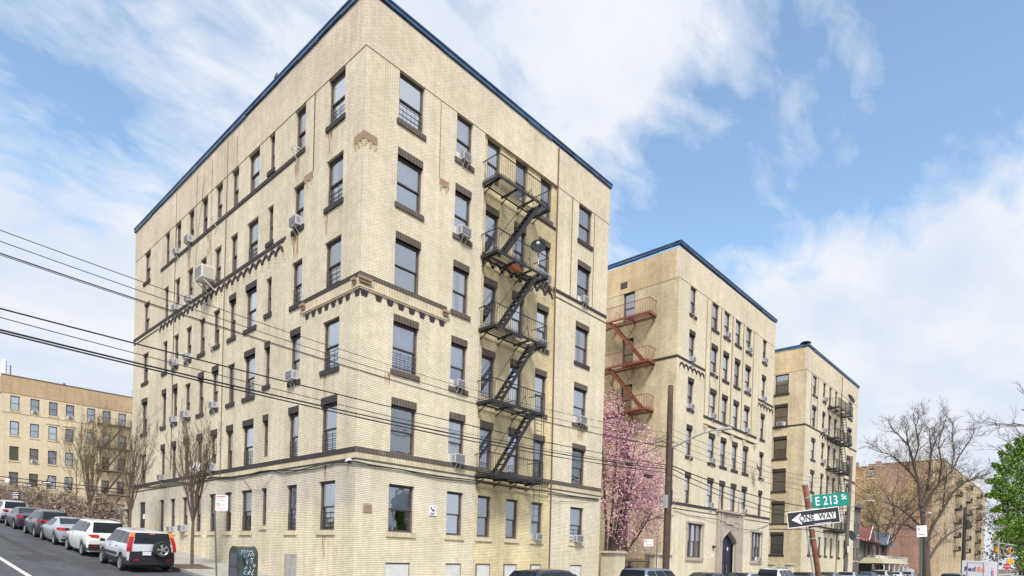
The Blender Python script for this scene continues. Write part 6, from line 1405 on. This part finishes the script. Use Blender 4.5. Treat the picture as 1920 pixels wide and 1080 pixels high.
def iron_fence(label, x0, x1, y, z0, h):
    o = thing('iron_fence', label, 'fence', (x0, y, z0)); w = MB(); L_ = x1-x0
    for z in (.15, h*.5, h-.15): w.bar((0, 0, z), (L_, 0, z), .04, .04, m_black)
    n = int(L_/.13)
    for i in range(n+1): w.bar((L_*i/n, 0, 0), (L_*i/n, 0, h+(.08 if i % 2 else 0)), .02, .02, m_black)
    w.build('railing', o)
iron_fence('black iron fence between the brick piers beneath the pink tree', 18.05, 21.6, .2, -.3, 1.95)
iron_fence('black iron fence closing the second courtyard', 42.8, 46.8, .2, -.3, 1.5)
o = thing('courtyard_wall', 'dark brick wall closing the courtyard behind the pink tree', 'wall', (15.8, 14, -.5)); w = MB(); w.box(0, 8.2, 0, .4, 0, 12, b_court); w.build('wall', o)
o = thing('courtyard_wall', 'brick wall closing the second courtyard', 'wall', (41.2, 12, -.5)); w = MB(); w.box(0, 8.5, 0, .4, 0, 12, b_court); w.build('wall', o)

# ================================================================== far right: houses and brick blocks
GF = Face((0, 0, 0), (1, 0, 0), (0, 1, 0), 0)
def block(name, label, x0, x1, y0, y1, h, mf, ms_, cols, rows, zf, side_cols=(), win=(1.1, 1.7), tag_cat='apartment building', band=None):
    o = thing(name, label, tag_cat, (x0, y0, 0)); F = Face((-x0, 0, 0), (1, 0, 0), (0, 1, 0), 0); Sd = Face((0, -y0, 0), (0, 1, 0), (1, 0, 0), -PI/2); w = MB()
    hs = [(c, c+win[0], z, z+win[1]) for c in cols for z in rows]; hs2 = [(c, c+win[0], z, z+win[1]) for c in side_cols for z in rows]
    F.wall(w, x0, x1, -.6, h, hs, mf, reveal=.12); Sd.wall(w, y0, y1, -.6, h, hs2, ms_, reveal=.12)
    w.poly([(x1-x0, 0, -.6), (x1-x0, y1-y0, -.6), (x1-x0, y1-y0, h), (x1-x0, 0, h)], ms_); w.poly([(0, y1-y0, -.6), (x1-x0, y1-y0, -.6), (x1-x0, y1-y0, h), (0, y1-y0, h)], ms_); w.build('wall', o)
    w = MB(); w.box(0.01, x1-x0-.01, .01, y1-y0-.01, h-.6, h-.5, m_roof); w.build('roof', o); w = MB(); F.box(w, x0-.08, x1, -.08, .2, h, h+.15, m_lime); Sd.box(w, y0+.2, y1, -.08, .2, h, h+.15, m_lime); w.build('coping', o)
    for a, b, c, d in hs: window(F, o, (a+b)/2, c, b-a, d-c, sill=2)
    for a, b, c, d in hs2: window(Sd, o, (a+b)/2, c, b-a, d-c, sill=2)
    return o, F
rows = [2.6+2.95*k for k in range(7)]
o, F = block('apartment_building', 'long red and tan brick apartment building behind the big bare tree', 131.6, 206, 0, 13, 22.6, b_buff, b_red, [134.2, 138, 142.5, 146.2, 151, 155, 159.8, 163.8, 170, 176, 182, 189, 196], rows, 0)
w = MB(); w.box(-.03, -.0, 0, 1.7, -.5, 22.55, b_buff); w.build('corner_quoin', o)
SK = dict(SILL); SILL.update({k+1: rows[k] for k in range(7)})
for u in (148.8, 166, 186): fire_escape(F, o, u-1.4, u+2.4, [7, 6, 5, 4, 3, 2], .95, m_black, (u+1.9, u), zoff=.2)
SILL.clear(); SILL.update(SK)
o, F = block('apartment_building', 'dark red brick block with a stepped parapet, left of the long red building', 112, 131, 6.6, 11.0, 19.4, b_red, b_red, [], rows[:6], 0, side_cols=(7.6, 9.6))
w = MB()
for y in (0, 3.6): w.box(-.05, .6, y, y+.8, 19.56, 20.3, b_red); w.cut()
w.build('parapet_step', o)
o, F = block('apartment_building', 'bright orange brick block glimpsed beside the farthest cream building', 98, 109, 8.2, 16, 18.2, b_orange, b_orange, [], rows[:6], 0, side_cols=(9.0,), win=(.9, 1.6))
w = MB(); w.box(-.05, .5, 0, 1.6, 18.36, 19.3, b_orange); w.build('parapet_step', o)
# low houses
m_rroof = mat('red_roof', (.22, .085, .075), .7, noise=.2, nscale=3); m_groof = mat('grey_blue_roof', (.2, .24, .32), .7, noise=.15); m_awn = mat('awning_cream', (.42, .38, .27), .8, noise=.1); m_pinkw = mat('pink_siding', (.5, .34, .32), .8)
o = thing('stone_house', 'narrow grey stone house adjoining the farthest cream building', 'house', (70.3, 1.2, -.4)); w = MB(); Fh = Face((0, 0, 0), (1, 0, 0), (0, 1, 0), 0); hh = [(1.0, 1.9, 2.6, 4.2), (2.9, 3.8, 2.6, 4.2), (1.0, 1.9, 5.6, 7.2), (2.9, 3.8, 5.6, 7.2), (4.6, 5.4, 5.6, 7.2), (4.6, 5.4, 2.6, 4.2)]
Fh.wall(w, 0, 6.0, 0, 9.3, hh, b_grey); w.poly([(6, 0, 0), (6, 9, 0), (6, 9, 9.3), (6, 0, 9.3)], b_grey); w.poly([(0, 0, 0), (0, 9, 0), (0, 9, 9.3), (0, 0, 9.3)], b_grey); w.build('wall', o)
for a, b, c, d in hh: window(Fh, o, (a+b)/2, c, b-a, d-c, sill=2, cur=1)
w = MB(); w.box(-.1, 6.3, -.35, 9, 9.3, 9.75, m_jamb); w.build('roof', o)
def house(label, x0, x1, y0, z1, roofm, ridge, wallm):
    o = thing('house', label, 'house', (x0, y0, -.4)); L_ = x1-x0; w = MB(); hs = [(L_*.12, L_*.12+1.5, 3.4, 4.9), (L_*.5, L_*.5+1.0, 3.0, 5.0), (L_*.72, L_*.72+1.2, 3.4, 4.9), (L_*.2, L_*.2+1.2, .6, 2.1)]; F = Face((0, 0, 0), (1, 0, 0), (0, 1, 0), 0)
    F.wall(w, 0, L_, 0, z1, hs, wallm); w.poly([(0, 0, 0), (0, 8, 0), (0, 8, z1), (0, 4, ridge), (0, 0, z1)], wallm); w.poly([(L_, 0, 0), (L_, 8, 0), (L_, 8, z1), (L_, 4, ridge), (L_, 0, z1)], wallm); w.build('wall', o)
    for a, b, c, d in hs: window(F, o, (a+b)/2, c, b-a, d-c, sill=2, cur=RW.choice((0, 1, -1)))
    w = MB(); w.hexa([(-.3, -.9, z1-.35), (L_+.3, -.9, z1-.35), (L_+.3, 4, ridge), (-.3, 4, ridge), (-.3, -.9, z1-.2), (L_+.3, -.9, z1-.2), (L_+.3, 4, ridge+.15), (-.3, 4, ridge+.15)], roofm); w.hexa([(-.3, 4, ridge), (L_+.3, 4, ridge), (L_+.3, 8.6, z1-.2), (-.3, 8.6, z1-.2), (-.3, 4, ridge+.15), (L_+.3, 4, ridge+.15), (L_+.3, 8.6, z1-.05), (-.3, 8.6, z1-.05)], roofm); w.build('roof', o)
    gx = L_*.5; w = MB(); w.hexa([(gx-1.6, -.95, z1-.1), (gx+1.6, -.95, z1-.1), (gx+1.6, -.6, z1-.1), (gx-1.6, -.6, z1-.1), (gx-.02, -.95, z1+1.7), (gx+.02, -.95, z1+1.7), (gx+.02, 3.2, z1+1.7), (gx-.02, 3.2, z1+1.7)], roofm)
    w.bar((gx-1.7, -1.0, z1-.15), (gx, -1.0, z1+1.75), .1, .1, m_white); w.bar((gx+1.7, -1.0, z1-.15), (gx, -1.0, z1+1.75), .1, .1, m_white); w.build('gable', o)
    w = MB()
    for q in (0.3, 1.5): w.bar((L_*.15+q, -2.6, 3.3), (L_*.15+q+1.6, -4.2, 1.0), .07, .07, m_white); w.bar((L_*.15+q, -2.6, 2.6), (L_*.15+q+1.6, -4.2, .3), .07, .07, m_white); w.cut()
    w.build('stair_rail', o)
    w = MB(); w.box(0, L_, -2.6, -.02, 2.3, 2.5, m_conc); w.cut()
    for k in range(4): w.box(.1+k*(L_-.3)/3, .22+k*(L_-.3)/3, -2.5, -2.38, 0, 2.3, m_jamb); w.cut()
    w.build('porch', o); w = MB()
    for k in range(int(L_/.3)): w.box(k*.3, k*.3+.06, -2.56, -2.5, 2.5, 3.3, m_white)
    w.box(0, L_, -2.58, -2.48, 3.3, 3.38, m_white); w.build('porch_railing', o)
    return o
house('small house with a red roof between the stone house and the red brick building', 77.2, 87.0, 2.0, 5.6, m_rroof, 8.0, b_grey)
house('small house with a grey-blue roof beside the red-roofed house', 88.0, 97.5, 2.0, 5.4, m_groof, 7.6, m_pinkw)
o = thing('carport_awning', 'long cream canopy over the driveway before the red-roofed house', 'awning', (71, -1.6, -.4)); w = MB()
w.hexa([(0, -1.2, 2.35), (15, -1.2, 2.35), (15, 1.6, 2.35), (0, 1.6, 2.35), (.2, -.6, 3.0), (14, -.6, 3.0), (14, 1.0, 3.0), (.2, 1.0, 3.0)], m_awn); w.build('canopy', o); w = MB()
for k in range(6): w.box(.3+k*2.8, .38+k*2.8, -1.1, -1.02, 0, 2.35, m_white); w.cut()
w.build('post', o)
iron_fence('black iron driveway fence below the cream canopy', 69, 80, -1.8, -.4, 1.5)
o = thing('picket_fence', 'white scalloped fence before the grey-blue roofed house', 'fence', (82, -1.8, -.4)); w = MB()
for k in range(60): w.box(k*.22, k*.22+.12, 0, .04, .1, 1.5+.25*abs(math.sin(k*.22)), m_white)
w.box(0, 13.2, .04, .08, .4, .5, m_white); w.box(0, 13.2, .04, .08, 1.1, 1.2, m_white); w.build('picket', o)
# pole beside the big tree, street lamps, signals
o, b = pole('grey utility pole standing beside the big bare tree', (87, -4.1, -.4), (86.5, -4.1, 11.5), .22, .16, MAT['pole_grey'])
w = MB(); w.tube([(-.2, 0, 8.6), (-1.2, -.8, 9.0), (-3.6, -1.2, 9.1)], .05, m_galv, 6); w.build('lamp_arm', o); w = MB(); w.hexa([(-4.4, -1.3, 9.05), (-3.5, -1.3, 9.05), (-3.5, -1.05, 9.05), (-4.4, -1.05, 9.05), (-4.4, -1.25, 9.2), (-3.5, -1.25, 9.2), (-3.5, -1.1, 9.2), (-4.4, -1.1, 9.2)], m_white); w.build('lamp_head', o)
m_sig = mat('signal_yellow', (.75, .42, .02), .5)
def signal(label, px, py, D):
    q = atpx(px, py, D); o = thing('traffic_light', label, 'traffic light', (q.x, q.y-3.5, -.5)); zz = q.z+.5
    w = MB(); w.tube([(0, 0, 0), (0, 0, zz+.6)], .08, m_galv, 8); w.tube([(0, 0, zz+.3), (0, 3.5, zz+.9)], .05, m_galv, 6); w.build('mast', o)
    w = MB(); w.box(-.16, .12, 3.34, 3.62, zz-.4, zz+.42, m_sig); w.build('housing', o)
    for k, m in enumerate((m_lampr, m_lampo, MAT['fir_dark'])): w = MB(); w.tube([(-.16, 3.48, zz+.27-.26*k), (-.21, 3.48, zz+.27-.26*k)], .09, m, 10); w.build('lens', o)
signal('yellow traffic light hanging above the delivery truck', 1868, 1032, 72); signal('yellow traffic light farther right near the green trees', 1892, 1034, 82)
q = atpx(1888, 1062, 60); o = thing('stop_sign', 'red octagonal stop sign beside the yellow signs', 'street sign', (q.x, q.y, -.5)); w = MB(); w.tube([(.03, 0, 0), (.03, 0, q.z+1.0)], .035, m_galv, 6); w.build('post', o)
w = MB(); w.poly([(-.01, .31*math.cos(PI/8+k*PI/4), q.z+.5+.31*math.sin(PI/8+k*PI/4)) for k in range(8)], m_red); w.build('octagon', o); text(o, 'STOP', .20, (-.02, 0, q.z+.5), m_white, (PI/2, 0, -PI/2))
q = atpx(1895, 1052, 63); o = thing('warning_sign', 'yellow diamond warning sign above the stop sign', 'street sign', (q.x, q.y, -.5)); w = MB(); w.tube([(.03, 0, 0), (.03, 0, q.z+.9)], .035, m_galv, 6); w.build('post', o); w = MB(); w.poly([(-.01, 0, q.z+.15), (-.01, .36, q.z+.5), (-.01, 0, q.z+.86), (-.01, -.36, q.z+.5)], m_sig); w.build('diamond', o)
o = thing('street_lamp', 'tall grey street lamp down the street right of the truck', 'street lamp', (96, -11.5, -.5)); w = MB(); w.tube([(0, 0, 0), (0, 0, 8.6)], [.1, .07], m_galv, 8); w.build('mast', o); w = MB(); w.tube([(0, 0, 8.4), (0, -1.4, 9.1), (0, -2.6, 9.2)], .04, m_galv, 6); w.build('lamp_arm', o); w = MB(); w.box(-.15, .15, -3.2, -2.5, 9.12, 9.25, m_galv); w.build('lamp_head', o)
q = atpx(1808, 1000, 66); o, b = pole('black utility pole behind the delivery truck', (q.x, q.y, -.5), (q.x, q.y, 8.2), .2, .15, mat('pole_black', (.03, .028, .03), .8))
w = MB(); w.tube([(0, -.25, 6.3), (0, -.25, 7.3)], .2, MAT['pole_black'], 10); w.build('transformer', o)

for ob in S.objects:
    if ob.parent is None and 'label' in ob.keys() and len(ob['label'].replace('-', ' ').split()) > 16: print('LONG', ob.name, ob['label'])
